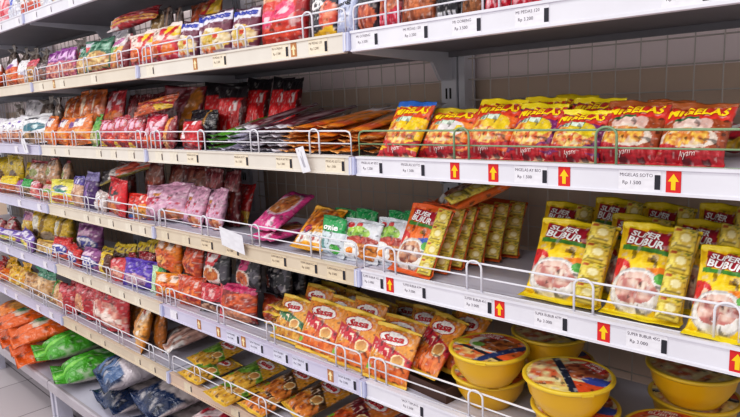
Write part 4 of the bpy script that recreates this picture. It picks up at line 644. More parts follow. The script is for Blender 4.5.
('brown_red',-0.901,0.148,0.9432,10,12,1,1.26,0.84,1.12,'dark reddish brown snack bag, back row, fourth from far end, fourth shelf down','dark reddish brown snack bag repeats, back row, fourth shelf down'),
('dark_red',-0.767,0.139,0.9426,9,2,3,0.94,0.80,1.18,'dark red snack bag, back row, first from far end, fourth shelf down','dark red snack bag repeats, back row, fourth shelf down'),
('dark_red',-0.677,0.139,0.9426,1,10,-4,0.90,0.77,1.15,'dark red snack bag, back row, second from far end, fourth shelf down','dark red snack bag repeats, back row, fourth shelf down'),
('pink_bag',-0.952,0.062,0.9508,8,22,-4,1.59,0.88,1.03,'pink snack bag with red lettering, front row, first from far end, fourth shelf down','pink snack bag with red lettering repeats, front row, fourth shelf down'),
('pink_bag',-0.796,0.070,0.9448,-4,20,3,0.85,0.67,1.06,'pink snack bag with red lettering, front row, second from far end, fourth shelf down','pink snack bag with red lettering repeats, front row, fourth shelf down'),
('pink_bag',-0.690,0.080,0.9426,-6,18,-3,0.72,0.62,1.06,'pink snack bag with red lettering, front row, third from far end, fourth shelf down','pink snack bag with red lettering repeats, front row, fourth shelf down'),
('red_end',-0.779,0.161,0.9426,12,26,-1,1.34,0.81,0.95,'red snack bag with yellow foot, back row, first from far end, fourth shelf down','red snack bag with yellow foot repeats, back row, fourth shelf down'),
('red_end',-0.689,0.167,0.9426,5,22,-1,1.20,0.76,0.89,'red snack bag with yellow foot, back row, second from far end, fourth shelf down','red snack bag with yellow foot repeats, back row, fourth shelf down'),
('magenta_noodle',-0.307,0.117,0.9543,-4,78,0,1.02,0.68,1.13,'magenta noodle pack, lying flat, fourth shelf down',None),
('pink_noodle',-0.412,0.055,0.9768,-2,62,0,1.08,0.95,1.10,'pink noodle pack with noodle picture, leaning on the stack, fourth shelf down',None),
('pink_noodle',-0.398,0.033,0.9568,-6,84,0,1.06,0.68,1.00,'pink noodle pack with noodle picture, under the stack, fourth shelf down',None),
('yellow_noodle',-0.208,0.033,0.9533,4,50,0,1.09,0.95,0.93,'yellow noodle pack with white label, leaning back, fourth shelf down',None),
('mie_green',-0.130,0.049,0.9426,-6,10,0,0.93,0.76,0.83,'white noodle pack with green banner, front row, fourth shelf down',None),
('mie_egg',-0.044,0.049,0.9426,0,18,0,1.11,0.74,0.84,'white noodle pack with egg picture, front row, first from far end, fourth shelf down','white noodle pack with egg picture repeats, front row, fourth shelf down'),
('mie_egg',0.037,0.061,0.9426,0,18,0,0.91,0.64,0.91,'white noodle pack with egg picture, front row, second from far end, fourth shelf down','white noodle pack with egg picture repeats, front row, fourth shelf down'),
('mie_green',-0.174,0.132,0.9426,0,8,0,0.78,0.78,0.85,'white noodle pack with green banner, back row, first from far end, fourth shelf down','white noodle pack with green banner repeats, back row, fourth shelf down'),
('mie_green',-0.099,0.130,0.9426,0,8,0,0.74,0.81,0.89,'white noodle pack with green banner, back row, second from far end, fourth shelf down','white noodle pack with green banner repeats, back row, fourth shelf down'),
('mie_green',-0.002,0.130,0.9426,0,8,0,0.55,0.74,0.93,'white noodle pack with green banner, back row, third from far end, fourth shelf down','white noodle pack with green banner repeats, back row, fourth shelf down'),
('mie_green',0.046,0.131,0.9426,0,8,0,0.57,0.72,0.95,'white noodle pack with green banner, back row, fourth from far end, fourth shelf down','white noodle pack with green banner repeats, back row, fourth shelf down'),
('bubur_orange',0.124,0.030,0.9426,-6,30,0,1.10,0.54,1.11,'orange porridge pack with sachet chain, first from the front, fourth shelf down','orange porridge pack with sachet chain repeats, rowdeep, fourth shelf down'),
('bubur_orange',0.125,0.080,0.9411,-3,29,0,1.14,0.69,1.08,'orange porridge pack with sachet chain, second from the front, fourth shelf down','orange porridge pack with sachet chain repeats, rowdeep, fourth shelf down'),
('bubur_orange',0.130,0.120,0.9408,0,28,0,1.15,0.72,1.05,'orange porridge pack with sachet chain, third from the front, fourth shelf down','orange porridge pack with sachet chain repeats, rowdeep, fourth shelf down'),
('bubur_orange',0.146,0.167,0.9426,3,27,0,1.15,0.72,1.02,'orange porridge pack with sachet chain, fourth from the front, fourth shelf down','orange porridge pack with sachet chain repeats, rowdeep, fourth shelf down'),
('bubur_orange',0.160,0.211,0.9426,6,26,0,1.14,0.69,0.99,'orange porridge pack with sachet chain, fifth from the front, fourth shelf down','orange porridge pack with sachet chain repeats, rowdeep, fourth shelf down'),
('bubur_orange',0.175,0.259,0.9426,9,25,0,1.15,0.72,0.96,'orange porridge pack with sachet chain, sixth from the front, fourth shelf down','orange porridge pack with sachet chain repeats, rowdeep, fourth shelf down'),
('bubur_orange',0.137,0.117,1.0739,-38,72,-6,1.12,0.85,1.43,'orange porridge pack with sachet chain, lying across the row, fourth shelf down',None),
('bubur_yellow',0.453,0.033,0.9426,0,32,0,1.27,1.13,1.10,'yellow porridge pack with sachet chain, front row, first from far end, fourth shelf down','yellow porridge pack with sachet chain repeats, front row, fourth shelf down'),
('bubur_yellow',0.590,0.028,0.9426,0,32,0,1.08,1.07,1.16,'yellow porridge pack with sachet chain, front row, second from far end, fourth shelf down','yellow porridge pack with sachet chain repeats, front row, fourth shelf down'),
('bubur_yellow',0.710,0.010,0.9426,0,32,0,0.92,0.96,1.01,'yellow porridge pack with sachet chain, front row, third from far end, fourth shelf down','yellow porridge pack with sachet chain repeats, front row, fourth shelf down'),
('bubur_yellow',0.419,0.102,0.9426,0,28,0,1.04,0.96,0.97,'yellow porridge pack with sachet chain, middle row, first from far end, fourth shelf down','yellow porridge pack with sachet chain repeats, middle row, fourth shelf down'),
('bubur_yellow',0.538,0.102,0.9426,0,28,0,0.93,0.98,1.12,'yellow porridge pack with sachet chain, middle row, second from far end, fourth shelf down','yellow porridge pack with sachet chain repeats, middle row, fourth shelf down'),
('bubur_yellow',0.645,0.100,0.9426,0,28,0,0.89,1.01,1.13,'yellow porridge pack with sachet chain, middle row, third from far end, fourth shelf down','yellow porridge pack with sachet chain repeats, middle row, fourth shelf down'),
('bubur_yellow',0.378,0.170,0.9426,0,24,0,0.93,0.97,1.10,'yellow porridge pack with sachet chain, back row, first from far end, fourth shelf down','yellow porridge pack with sachet chain repeats, back row, fourth shelf down'),
('bubur_yellow',0.474,0.170,0.9426,0,24,0,0.84,0.98,1.21,'yellow porridge pack with sachet chain, back row, second from far end, fourth shelf down','yellow porridge pack with sachet chain repeats, back row, fourth shelf down'),
('bubur_yellow',0.563,0.170,0.9426,0,24,0,0.78,0.94,1.19,'yellow porridge pack with sachet chain, back row, third from far end, fourth shelf down','yellow porridge pack with sachet chain repeats, back row, fourth shelf down'),
('bubur_yellow',0.653,0.170,0.9426,0,24,0,0.76,0.99,1.23,'yellow porridge pack with sachet chain, back row, fourth from far end, fourth shelf down','yellow porridge pack with sachet chain repeats, back row, fourth shelf down'),
('purple_yellow',-2.706,0.046,0.6884,-1,5,0,2.16,1.17,0.56,'purple and yellow snack bag, front row, first from far end, fifth shelf down','purple and yellow snack bag repeats, front row, fifth shelf down'),
('purple_yellow',-2.518,0.048,0.6918,14,9,2,2.50,1.24,0.55,'purple and yellow snack bag, front row, second from far end, fifth shelf down','purple and yellow snack bag repeats, front row, fifth shelf down'),
('purple_yellow',-2.269,0.046,0.6952,-9,12,3,3.10,1.17,0.70,'purple and yellow snack bag, front row, third from far end, fifth shelf down','purple and yellow snack bag repeats, front row, fifth shelf down'),
('tan_bag',-2.026,0.048,0.6872,6,10,-0,2.21,1.11,0.62,'tan snack bag with yellow top, front row, fifth shelf down',None),
('red_blue',-1.860,0.049,0.6923,5,14,-4,1.59,1.00,0.80,'red snack bag with blue oval, front row, first from far end, fifth shelf down','red snack bag with blue oval repeats, front row, fifth shelf down'),
('red_blue',-1.711,0.048,0.6941,-10,12,4,1.69,0.97,0.61,'red snack bag with blue oval, front row, second from far end, fifth shelf down','red snack bag with blue oval repeats, front row, fifth shelf down'),
('purple_blue',-1.552,0.050,0.6884,1,9,2,1.58,1.06,0.76,'purple snack bag with blue oval, front row, fifth shelf down',None),
('yellow_choc',-1.411,0.050,0.6884,-8,7,-3,1.51,0.98,0.72,'yellow and brown biscuit pack, front row, fifth shelf down',None),
('red_pink',-1.292,0.046,0.6884,3,7,-3,1.33,0.86,0.73,'pink biscuit pack with red top, front row, fifth shelf down',None),
('purple_pack',-1.137,0.041,0.6928,6,14,-2,1.56,0.90,0.80,'violet biscuit pack, front row, fifth shelf down',None),
('green_edge',-1.025,0.051,0.6884,7,9,4,1.31,0.78,0.73,'narrow green snack bag, front row, fifth shelf down',None),
('red_tan',-2.946,0.120,0.6928,3,3,-3,2.10,1.30,0.54,'red and tan candy bag, back row, first from far end, fifth shelf down','red and tan candy bag repeats, back row, fifth shelf down'),
('red_tan',-2.725,0.124,0.6884,-12,5,-1,2.67,1.17,0.80,'red and tan candy bag, back row, second from far end, fifth shelf down','red and tan candy bag repeats, back row, fifth shelf down'),
('yellow_green',-2.468,0.122,0.6916,-8,4,-2,2.51,1.17,1.12,'yellow snack bag with green foot, back row, fifth shelf down',None),
('yellow_white',-2.251,0.124,0.6970,9,2,5,2.19,1.17,1.11,'yellow and white snack bag, back row, first from far end, fifth shelf down','yellow and white snack bag repeats, back row, fifth shelf down'),
('yellow_white',-2.014,0.122,0.6896,0,7,-0,1.73,1.24,1.16,'yellow and white snack bag, back row, second from far end, fifth shelf down','yellow and white snack bag repeats, back row, fifth shelf down'),
('purple_blue',-1.753,0.123,0.6899,10,9,1,1.83,1.24,1.29,'purple snack bag with blue oval, back row, fifth shelf down',None),
('yellow_neck',-1.589,0.130,0.6884,0,8,4,1.15,0.86,0.58,'brown snack bag with yellow top, back row, first from far end, fifth shelf down','brown snack bag with yellow top repeats, back row, fifth shelf down'),
('yellow_neck',-1.476,0.130,0.6884,-2,8,5,1.18,0.99,0.81,'brown snack bag with yellow top, back row, second from far end, fifth shelf down','brown snack bag with yellow top repeats, back row, fifth shelf down'),
('yellow_neck',-1.366,0.130,0.6884,0,3,-3,1.02,0.95,0.89,'brown snack bag with yellow top, back row, third from far end, fifth shelf down','brown snack bag with yellow top repeats, back row, fifth shelf down'),
('yellow_neck',-1.288,0.132,0.6884,7,7,5,0.96,0.94,1.02,'brown snack bag with yellow top, back row, fourth from far end, fifth shelf down','brown snack bag with yellow top repeats, back row, fifth shelf down'),
('yellow_neck',-1.193,0.138,0.6884,11,3,-3,0.88,0.85,1.17,'brown snack bag with yellow top, back row, fifth from far end, fifth shelf down','brown snack bag with yellow top repeats, back row, fifth shelf down'),
('red_neck',-1.270,0.092,0.6884,-6,2,2,1.20,0.88,0.82,'crumpled red snack bag, middle row, first from far end, fifth shelf down','crumpled red snack bag repeats, middle row, fifth shelf down'),
('red_neck',-1.179,0.090,0.6884,11,10,-2,1.04,0.80,0.96,'crumpled red snack bag, middle row, second from far end, fifth shelf down','crumpled red snack bag repeats, middle row, fifth shelf down'),
('orange_noodle',-0.936,0.054,0.6863,11,7,-1,1.59,1.07,0.87,'yellow orange noodle pack, front row, fifth shelf down',None),
('red_noodle',-0.794,0.053,0.6889,7,5,-4,1.58,1.06,0.97,'red orange noodle pack, front row, fifth shelf down',None),
('red_label',-0.686,0.055,0.6884,10,7,-1,1.12,0.87,0.88,'noodle pack with light red label, front row, fifth shelf down',None),
('pink_label',-0.551,0.052,0.6914,3,11,-5,1.49,0.96,1.08,'reddish noodle pack with pink edge, front row, fifth shelf down',None),
('orange_noodle',-0.969,0.075,0.7685,-4,7,-0,1.70,1.24,1.17,'yellow orange noodle pack, upper row, fifth shelf down',None),
('red_noodle',-0.826,0.077,0.7747,-7,8,5,1.40,1.04,1.09,'red orange noodle pack, upper row, fifth shelf down',None),
('black_bowl',-0.683,0.075,0.7684,-2,8,-4,1.34,1.03,1.01,'black noodle pack with red label, upper row, fifth shelf down',None),
('black_pink',-0.528,0.078,0.7828,-5,9,-4,1.23,0.84,0.97,'black noodle pack with pink label, upper row, fifth shelf down',None),
('dark_orange',-0.438,0.097,0.6884,-6,6,0,1.12,0.95,0.85,'dark reddish noodle pack, lower layer, first from the front, fifth shelf down','dark reddish noodle pack repeats, lower stack, fifth shelf down'),
('black_plain',-0.436,0.118,0.7714,-6,4,0,1.16,0.95,0.87,'plain black noodle pack, upper layer, first from the front, fifth shelf down','plain black noodle pack repeats, upper stack, fifth shelf down'),
('dark_orange',-0.434,0.142,0.6893,-6,6,0,1.10,0.86,0.85,'dark reddish noodle pack, lower layer, second from the front, fifth shelf down','dark reddish noodle pack repeats, lower stack, fifth shelf down'),
('black_plain',-0.424,0.158,0.7714,-6,4,0,1.15,0.90,0.87,'plain black noodle pack, upper layer, second from the front, fifth shelf down','plain black noodle pack repeats, upper stack, fifth shelf down'),
('dark_orange',-0.421,0.185,0.6884,-6,6,0,1.07,0.77,0.85,'dark reddish noodle pack, lower layer, third from the front, fifth shelf down','dark reddish noodle pack repeats, lower stack, fifth shelf down'),
('black_plain',-0.411,0.200,0.7714,-6,4,0,1.15,0.90,0.87,'plain black noodle pack, upper layer, third from the front, fifth shelf down','plain black noodle pack repeats, upper stack, fifth shelf down'),
('dark_orange',-0.400,0.229,0.6884,-6,6,0,1.08,0.81,0.85,'dark reddish noodle pack, lower layer, fourth from the front, fifth shelf down','dark reddish noodle pack repeats, lower stack, fifth shelf down'),
('black_plain',-0.399,0.240,0.7714,-6,4,0,1.15,0.90,0.87,'plain black noodle pack, upper layer, fourth from the front, fifth shelf down','plain black noodle pack repeats, upper stack, fifth shelf down'),
('dark_orange',-0.395,0.272,0.6884,-6,6,0,1.08,0.81,0.85,'dark reddish noodle pack, lower layer, fifth from the front, fifth shelf down','dark reddish noodle pack repeats, lower stack, fifth shelf down'),
('black_plain',-0.386,0.282,0.7714,-6,4,0,1.15,0.90,0.87,'plain black noodle pack, upper layer, fifth from the front, fifth shelf down','plain black noodle pack repeats, upper stack, fifth shelf down'),
('dark_orange',-0.374,0.314,0.6884,-6,6,0,1.11,0.90,0.85,'dark reddish noodle pack, lower layer, sixth from the front, fifth shelf down','dark reddish noodle pack repeats, lower stack, fifth shelf down'),
('black_plain',-0.374,0.322,0.7714,-6,4,0,1.16,0.95,0.87,'plain black noodle pack, upper layer, sixth from the front, fifth shelf down','plain black noodle pack repeats, upper stack, fifth shelf down'),
('flat_biscuit',-0.372,0.058,0.6976,-12,87,0,1.08,0.86,1.08,'golden seasoning pack lying flat, first up its flat stack, fifth shelf down','golden seasoning pack lying flat repeats, stack, fifth shelf down'),
('flat_biscuit',-0.374,0.053,0.7149,6,87,0,1.08,0.86,1.08,'golden seasoning pack lying flat, second up its flat stack, fifth shelf down','golden seasoning pack lying flat repeats, stack, fifth shelf down'),
('flat_biscuit',-0.360,0.056,0.7314,-6,87,0,1.07,0.81,1.08,'golden seasoning pack lying flat, third up its flat stack, fifth shelf down','golden seasoning pack lying flat repeats, stack, fifth shelf down'),
('flat_biscuit',-0.372,0.051,0.7479,10,87,0,1.08,0.86,1.08,'golden seasoning pack lying flat, fourth up its flat stack, fifth shelf down','golden seasoning pack lying flat repeats, stack, fifth shelf down'),
('flat_biscuit',-0.368,0.055,0.7644,-4,87,0,1.08,0.86,1.08,'golden seasoning pack lying flat, fifth up its flat stack, fifth shelf down','golden seasoning pack lying flat repeats, stack, fifth shelf down'),
('sasa_green',-0.319,0.034,0.6917,0,30,0,1.19,0.72,0.86,'orange seasoning pack with green panel, front row, fifth shelf down',None),
('sasa_red',-0.200,0.030,0.6884,0,30,0,1.40,0.84,0.97,'seasoning pack with red panel, front row, first from far end, fifth shelf down','seasoning pack with red panel repeats, front row, fifth shelf down'),
('sasa_red',-0.072,0.025,0.6884,0,30,0,1.38,0.83,0.97,'seasoning pack with red panel, front row, second from far end, fifth shelf down','seasoning pack with red panel repeats, front row, fifth shelf down'),
('sasa_red',0.048,0.017,0.6884,0,30,0,1.33,0.85,0.91,'seasoning pack with red panel, front row, third from far end, fifth shelf down','seasoning pack with red panel repeats, front row, fifth shelf down'),
('sasa_red',-0.306,0.112,0.6916,0,24,0,1.13,0.94,0.94,'seasoning pack with red panel, middle row, first from far end, fifth shelf down','seasoning pack with red panel repeats, middle row, fifth shelf down'),
('sasa_red',-0.213,0.110,0.6884,0,24,0,0.98,0.93,0.87,'seasoning pack with red panel, middle row, second from far end, fifth shelf down','seasoning pack with red panel repeats, middle row, fifth shelf down'),
('sasa_red',-0.114,0.110,0.6884,0,24,0,1.18,1.06,0.95,'seasoning pack with red panel, middle row, third from far end, fifth shelf down','seasoning pack with red panel repeats, middle row, fifth shelf down'),
('sasa_red',0.005,0.110,0.6884,0,24,0,1.34,1.07,0.79,'seasoning pack with red panel, middle row, fourth from far end, fifth shelf down','seasoning pack with red panel repeats, middle row, fifth shelf down'),
('sasa_noodle',-0.320,0.169,0.6884,0,24,0,1.13,0.88,0.90,'brown seasoning pack with fried food, back row, first from far end, fifth shelf down','brown seasoning pack with fried food repeats, back row, fifth shelf down'),
('sasa_noodle',-0.221,0.170,0.6884,0,24,0,0.99,0.92,0.85,'brown seasoning pack with fried food, back row, second from far end, fifth shelf down','brown seasoning pack with fried food repeats, back row, fifth shelf down'),
('sasa_noodle',-0.121,0.170,0.6884,0,24,0,0.98,0.89,0.81,'brown seasoning pack with fried food, back row, third from far end, fifth shelf down','brown seasoning pack with fried food repeats, back row, fifth shelf down'),
('sasa_noodle',0.022,0.170,0.6884,0,24,0,0.99,0.93,0.88,'brown seasoning pack with fried food, back row, fourth from far end, fifth shelf down','brown seasoning pack with fried food repeats, back row, fifth shelf down'),
('sasa_noodle',-0.324,0.238,0.6884,0,24,0,0.80,0.64,0.75,'brown seasoning pack with fried food, rear row, first from far end, fifth shelf down','brown seasoning pack with fried food repeats, rear row, fifth shelf down'),
('sasa_noodle',-0.083,0.240,0.6884,0,24,0,1.09,0.88,0.67,'brown seasoning pack with fried food, rear row, second from far end, fifth shelf down','brown seasoning pack with fried food repeats, rear row, fifth shelf down'),
('sasa_noodle',0.018,0.240,0.6884,0,24,0,0.81,0.74,0.66,'brown seasoning pack with fried food, rear row, third from far end, fifth shelf down','brown seasoning pack with fried food repeats, rear row, fifth shelf down'),
('sasa_noodle',0.084,0.240,0.6884,0,24,0,0.77,0.74,0.72,'brown seasoning pack with fried food, rear row, fourth from far end, fifth shelf down','brown seasoning pack with fried food repeats, rear row, fifth shelf down'),
('sasa_red',0.121,0.050,0.7184,-8,48,0,1.05,0.77,1.07,'seasoning pack with red panel, in brown tray, first from far end, fifth shelf down','seasoning pack with red panel repeats, in brown tray, fifth shelf down'),
('sasa_red',0.158,0.093,0.7184,-8,44,0,1.05,0.77,1.07,'seasoning pack with red panel, in brown tray, second from far end, fifth shelf down','seasoning pack with red panel repeats, in brown tray, fifth shelf down'),
('red_candy',-2.861,0.039,0.4680,12,14,-4,2.13,1.01,0.68,'red and orange candy bag, front row, sixth shelf down',None),
('orange_candy',-2.664,0.050,0.4592,13,8,3,1.78,1.18,0.58,'orange candy bag, front row, sixth shelf down',None),
('yellow_candy',-2.527,0.047,0.4614,8,7,2,1.57,0.86,0.86,'yellow candy bag, front row, first from far end, sixth shelf down','yellow candy bag repeats, front row, sixth shelf down'),
('yellow_candy',-2.417,0.053,0.4614,5,13,-2,1.35,0.86,1.09,'yellow candy bag, front row, second from far end, sixth shelf down','yellow candy bag repeats, front row, sixth shelf down'),
('biscuit_clear',-2.297,0.053,0.4636,8,15,2,2.05,0.88,0.86,'clear biscuit bag, front row, sixth shelf down',None),
('biscuit_teal',-2.113,0.054,0.4614,2,5,-0,2.24,0.88,1.19,'clear biscuit bag with teal top, front row, sixth shelf down',None),
('biscuit_green',-1.962,0.044,0.4592,-3,12,2,1.58,0.88,0.97,'clear biscuit bag with green stripe, front row, sixth shelf down',None),
('red_window',-1.837,0.042,0.4592,3,6,1,1.65,0.88,0.94,'red biscuit bag with window, front row, first from far end, sixth shelf down','red biscuit bag with window repeats, front row, sixth shelf down'),
('red_window',-1.665,0.053,0.4680,5,6,4,1.98,0.88,1.07,'red biscuit bag with window, front row, second from far end, sixth shelf down','red biscuit bag with window repeats, front row, sixth shelf down'),
('red_clear',-1.433,0.049,0.4702,5,5,4,1.97,0.91,1.13,'clear biscuit bag with red top, front row, sixth shelf down',None),
('orange_box',-1.200,0.048,0.4636,-23,18,2,1.60,0.88,1.07,'tan biscuit bag with orange side, front row, sixth shelf down',None),
('red_candy',-2.886,0.107,0.4592,4,8,1,1.46,0.89,0.76,'red and orange candy bag, back row, sixth shelf down',None),
('yellow_candy',-2.746,0.104,0.4636,-0,5,-3,1.90,1.01,0.87,'yellow candy bag, back row, sixth shelf down',None),
('red_window',-1.923,0.112,0.4658,-11,10,3,1.70,1.01,0.92,'red biscuit bag with window, back row, sixth shelf down',None),
('orange_side',-1.376,0.110,0.4592,2,10,-1,1.60,0.94,0.87,'brownish orange biscuit bag, back row, first from far end, sixth shelf down','brownish orange biscuit bag repeats, back row, sixth shelf down'),
('orange_side',-1.182,0.115,0.4592,-6,6,4,1.60,0.88,1.17,'brownish orange biscuit bag, back row, second from far end, sixth shelf down','brownish orange biscuit bag repeats, back row, sixth shelf down'),
('orange_side',-1.099,0.076,0.4592,-12,8,-3,1.17,0.79,1.09,'brownish orange biscuit bag, back row, third from far end, sixth shelf down','brownish orange biscuit bag repeats, back row, sixth shelf down'),
('pink_clear_bag',-1.079,0.077,0.4863,-22,76,0,1.23,0.68,1.59,'clear bag of pinkish noodles, lying flat, sixth shelf down',None),
('sasa_leaf',-0.828,0.054,0.4850,-8,80,0,1.41,0.68,1.18,'olive seasoning pack with leaf picture, lying flat, first from far end, sixth shelf down','olive seasoning pack with leaf picture repeats, lying flat, sixth shelf down'),
('sasa_leaf',-0.766,-0.011,0.4753,-4,86,0,1.41,0.68,1.18,'olive seasoning pack with leaf picture, under layer, first from far end, sixth shelf down','olive seasoning pack with leaf picture repeats, under layer, sixth shelf down'),
('sasa_leaf',-0.595,0.032,0.4870,-10,80,0,1.41,0.68,1.18,'olive seasoning pack with leaf picture, lying flat, second from far end, sixth shelf down','olive seasoning pack with leaf picture repeats, lying flat, sixth shelf down'),
('sasa_leaf',-0.578,-0.036,0.4753,-6,86,0,1.41,0.68,1.18,'olive seasoning pack with leaf picture, under layer, second from far end, sixth shelf down','olive seasoning pack with leaf picture repeats, under layer, sixth shelf down'),
('sasa_noodle',-0.456,0.060,0.4849,-12,78,0,1.27,0.68,1.14,'brown seasoning pack with fried food, lying flat, first from far end, sixth shelf down','brown seasoning pack with fried food repeats, lying flat, sixth shelf down'),
('sasa_noodle',-0.442,-0.012,0.4753,-4,86,0,1.27,0.68,1.14,'brown seasoning pack with fried food, under layer, sixth shelf down',None),
('sasa_noodle',-0.324,0.042,0.4869,-16,78,0,1.34,0.95,1.21,'brown seasoning pack with fried food, lying flat, second from far end, sixth shelf down','brown seasoning pack with fried food repeats, lying flat, sixth shelf down'),
('sasa_maroon',-0.153,0.032,0.4888,-16,76,0,1.57,0.90,1.29,'orange seasoning pack with maroon panel, lying flat, first from far end, sixth shelf down','orange seasoning pack with maroon panel repeats, lying flat, sixth shelf down'),
('sasa_maroon',-0.005,0.043,0.4886,-14,74,0,1.47,0.90,1.29,'orange seasoning pack with maroon panel, lying flat, second from far end, sixth shelf down','orange seasoning pack with maroon panel repeats, lying flat, sixth shelf down'),
('sack_peach',-2.640,-0.044,0.3100,-10,86,0,1.11,0.68,1.13,'orange patterned sack, upper pile, floor-level shelf',None),
('sack_orange',-2.420,-0.106,0.3144,-12,84,0,0.98,0.68,0.95,'orange rice sack, upper pile, first from far end, floor-level shelf','orange rice sack repeats, upper pile, floor-level shelf'),
('sack_orange',-2.144,-0.120,0.3141,-14,84,0,1.02,0.90,1.00,'orange rice sack, upper pile, second from far end, floor-level shelf','orange rice sack repeats, upper pile, floor-level shelf'),
('sack_orange',-2.420,-0.100,0.2406,-8,89,0,1.02,0.90,0.95,'orange rice sack, lower pile, first from far end, floor-level shelf','orange rice sack repeats, lower pile, floor-level shelf'),
('sack_orange',-2.099,-0.130,0.2409,-10,89,0,1.06,0.90,1.00,'orange rice sack, lower pile, second from far end, floor-level shelf','orange rice sack repeats, lower pile, floor-level shelf'),
('sack_green',-1.898,-0.100,0.2900,-12,84,0,0.95,0.95,1.06,'green rice sack, upper pile, floor-level shelf',None),
('sack_green',-1.700,-0.100,0.2450,-14,86,0,0.92,1.00,1.00,'green rice sack, lower pile, floor-level shelf',None),
('sack_blue',-1.340,-0.062,0.3237,-14,80,0,1.00,0.81,0.94,'white rice sack with navy patches, upper pile, floor-level shelf',None),
('sack_dark',-1.320,-0.068,0.2413,-6,88,0,1.12,0.81,1.06,'grey rice sack with navy end, lower pile, first from far end, floor-level shelf','grey rice sack with navy end repeats, lower pile, floor-level shelf'),
('sack_dark',-1.022,-0.060,0.3159,-12,82,0,1.07,0.77,1.00,'grey rice sack with navy end, upper pile, floor-level shelf',None),
('sack_dark',-0.998,-0.070,0.2391,-8,88,0,1.07,0.77,1.06,'grey rice sack with navy end, lower pile, second from far end, floor-level shelf','grey rice sack with navy end repeats, lower pile, floor-level shelf'),
('sack_red',-0.740,-0.060,0.3000,-10,84,0,1.11,1.00,1.08,'red and white sack, upper pile, floor-level shelf',None),
('red_white',-1.248,0.089,1.5994,8,34,84,0.49,0.95,1.53,'red and white snack bag lying flat, lying across the row, second shelf down',None),
('orange_yellow',-1.045,0.051,1.3077,6,34,80,0.49,0.54,1.33,'orange snack bag with yellow corner, lying across the row, third shelf down',None),
('lean_white',-1.432,0.077,1.0589,10,36,71,0.55,0.68,1.67,'white snack bag with red spot, leaning over the row, fourth shelf down',None),
]
TAGS = [
('T','narrow',-2.066,None),
('T','narrow',-1.847,None),
('T','narrow',-1.652,None),
('T','narrow',-1.506,None),
('T','narrow',-1.306,None),
('T','narrow',-1.183,None),
('A','narrow',-1.678,None),
('A','arrow',-1.565,None),
('A','narrow',-1.469,None),
('A','narrow',-1.193,None),
('A','narrow',-0.801,None),
('A','arrow',-0.571,None),
('A','tag',-0.430,None),
('A','tag',-0.185,None),
('A','arrow',-0.162,None),
('A','tag',-0.056,None),
('A','tag',0.088,None),
('A','tag',0.211,None),
('A','tag',0.324,None),
('A','tag',0.448,None),
('A','tag',0.674,None),
('B','narrow',-2.065,None),
('B','narrow',-1.638,None),
('B','narrow',-1.500,None),
('B','narrow',-1.221,None),
('B','narrow',-1.105,None),
('B','narrow',-0.977,None),
('B','narrow',-0.798,None),
('B','narrow',-0.710,None),
('B','tag',-0.600,None),
('B','tag',-0.368,None),
('B','tag',-0.196,None),
('B','tag',-0.022,None),
('B','tag',0.087,None),
('B','tag',0.195,None),
('B','tag',0.446,None),
('B','tag',0.621,None),
('B','arrow',0.268,None),
('B','arrow',0.349,None),
('B','arrow',0.479,None),
('B','arrow',0.642,None),
('C','narrow',-2.122,None),
('C','narrow',-1.875,None),
('C','narrow',-1.615,None),
('C','narrow',-1.396,None),
('C','narrow',-1.293,None),
('C','narrow',-1.187,None),
('C','narrow',-1.052,None),
('C','narrow',-0.955,None),
('C','narrow',-0.808,None),
('C','narrow',-0.686,None),
('C','tag',-0.564,None),
('C','tag',-0.440,None),
('C','tag',-0.242,None),
('C','tag',-0.129,None),
('C','tag',-0.036,None),
('C','tag',0.077,None),
('C','tag',0.189,None),
('C','tag',0.339,None),
('C','tag',0.483,None),
('C','tag',0.638,None),
('C','arrow',0.099,None),
('C','arrow',0.359,None),
('C','arrow',0.547,None),
('C','arrow',0.733,None),
('D','narrow',-2.393,None),
('D','narrow',-2.181,None),
('D','narrow',-1.894,None),
('D','narrow',-1.515,None),
('D','narrow',-1.440,None),
('D','narrow',-1.275,None),
('D','narrow',-1.163,None),
('D','narrow',-1.044,None),
('D','narrow',-0.801,None),
('D','arrow',-0.673,None),
('D','arrow',-0.570,None),
('D','arrow',-0.448,None),
('D','arrow',-0.100,None),
('D','tag',-0.473,None),
('D','tag',-0.364,None),
('D','tag',-0.261,None),
('D','tag',-0.184,None),
('D','tag',-0.019,None),
('D','tag',0.174,None),
('E','narrow',-2.519,None),
('E','narrow',-2.355,None),
('E','narrow',-2.059,None),
('E','narrow',-1.901,None),
('E','narrow',-1.651,None),
('E','narrow',-1.504,None),
('E','narrow',-1.376,None),
('E','narrow',-1.094,None),
('E','narrow',-0.987,None),
('E','narrow',-0.757,None),
('E','narrow',-0.499,None),
]
ZB = {'A': 1.3997, 'B': 1.1478, 'C': 0.9056, 'D': 0.6514, 'E': 0.4222, 'F': 0.1580, 'T': 1.6647}
CAM_LOC = (0.9330, -0.9219, 1.2926); CAM_ROT = (1.40658, 0.04229, 0.75851); CAM_F = 623.05
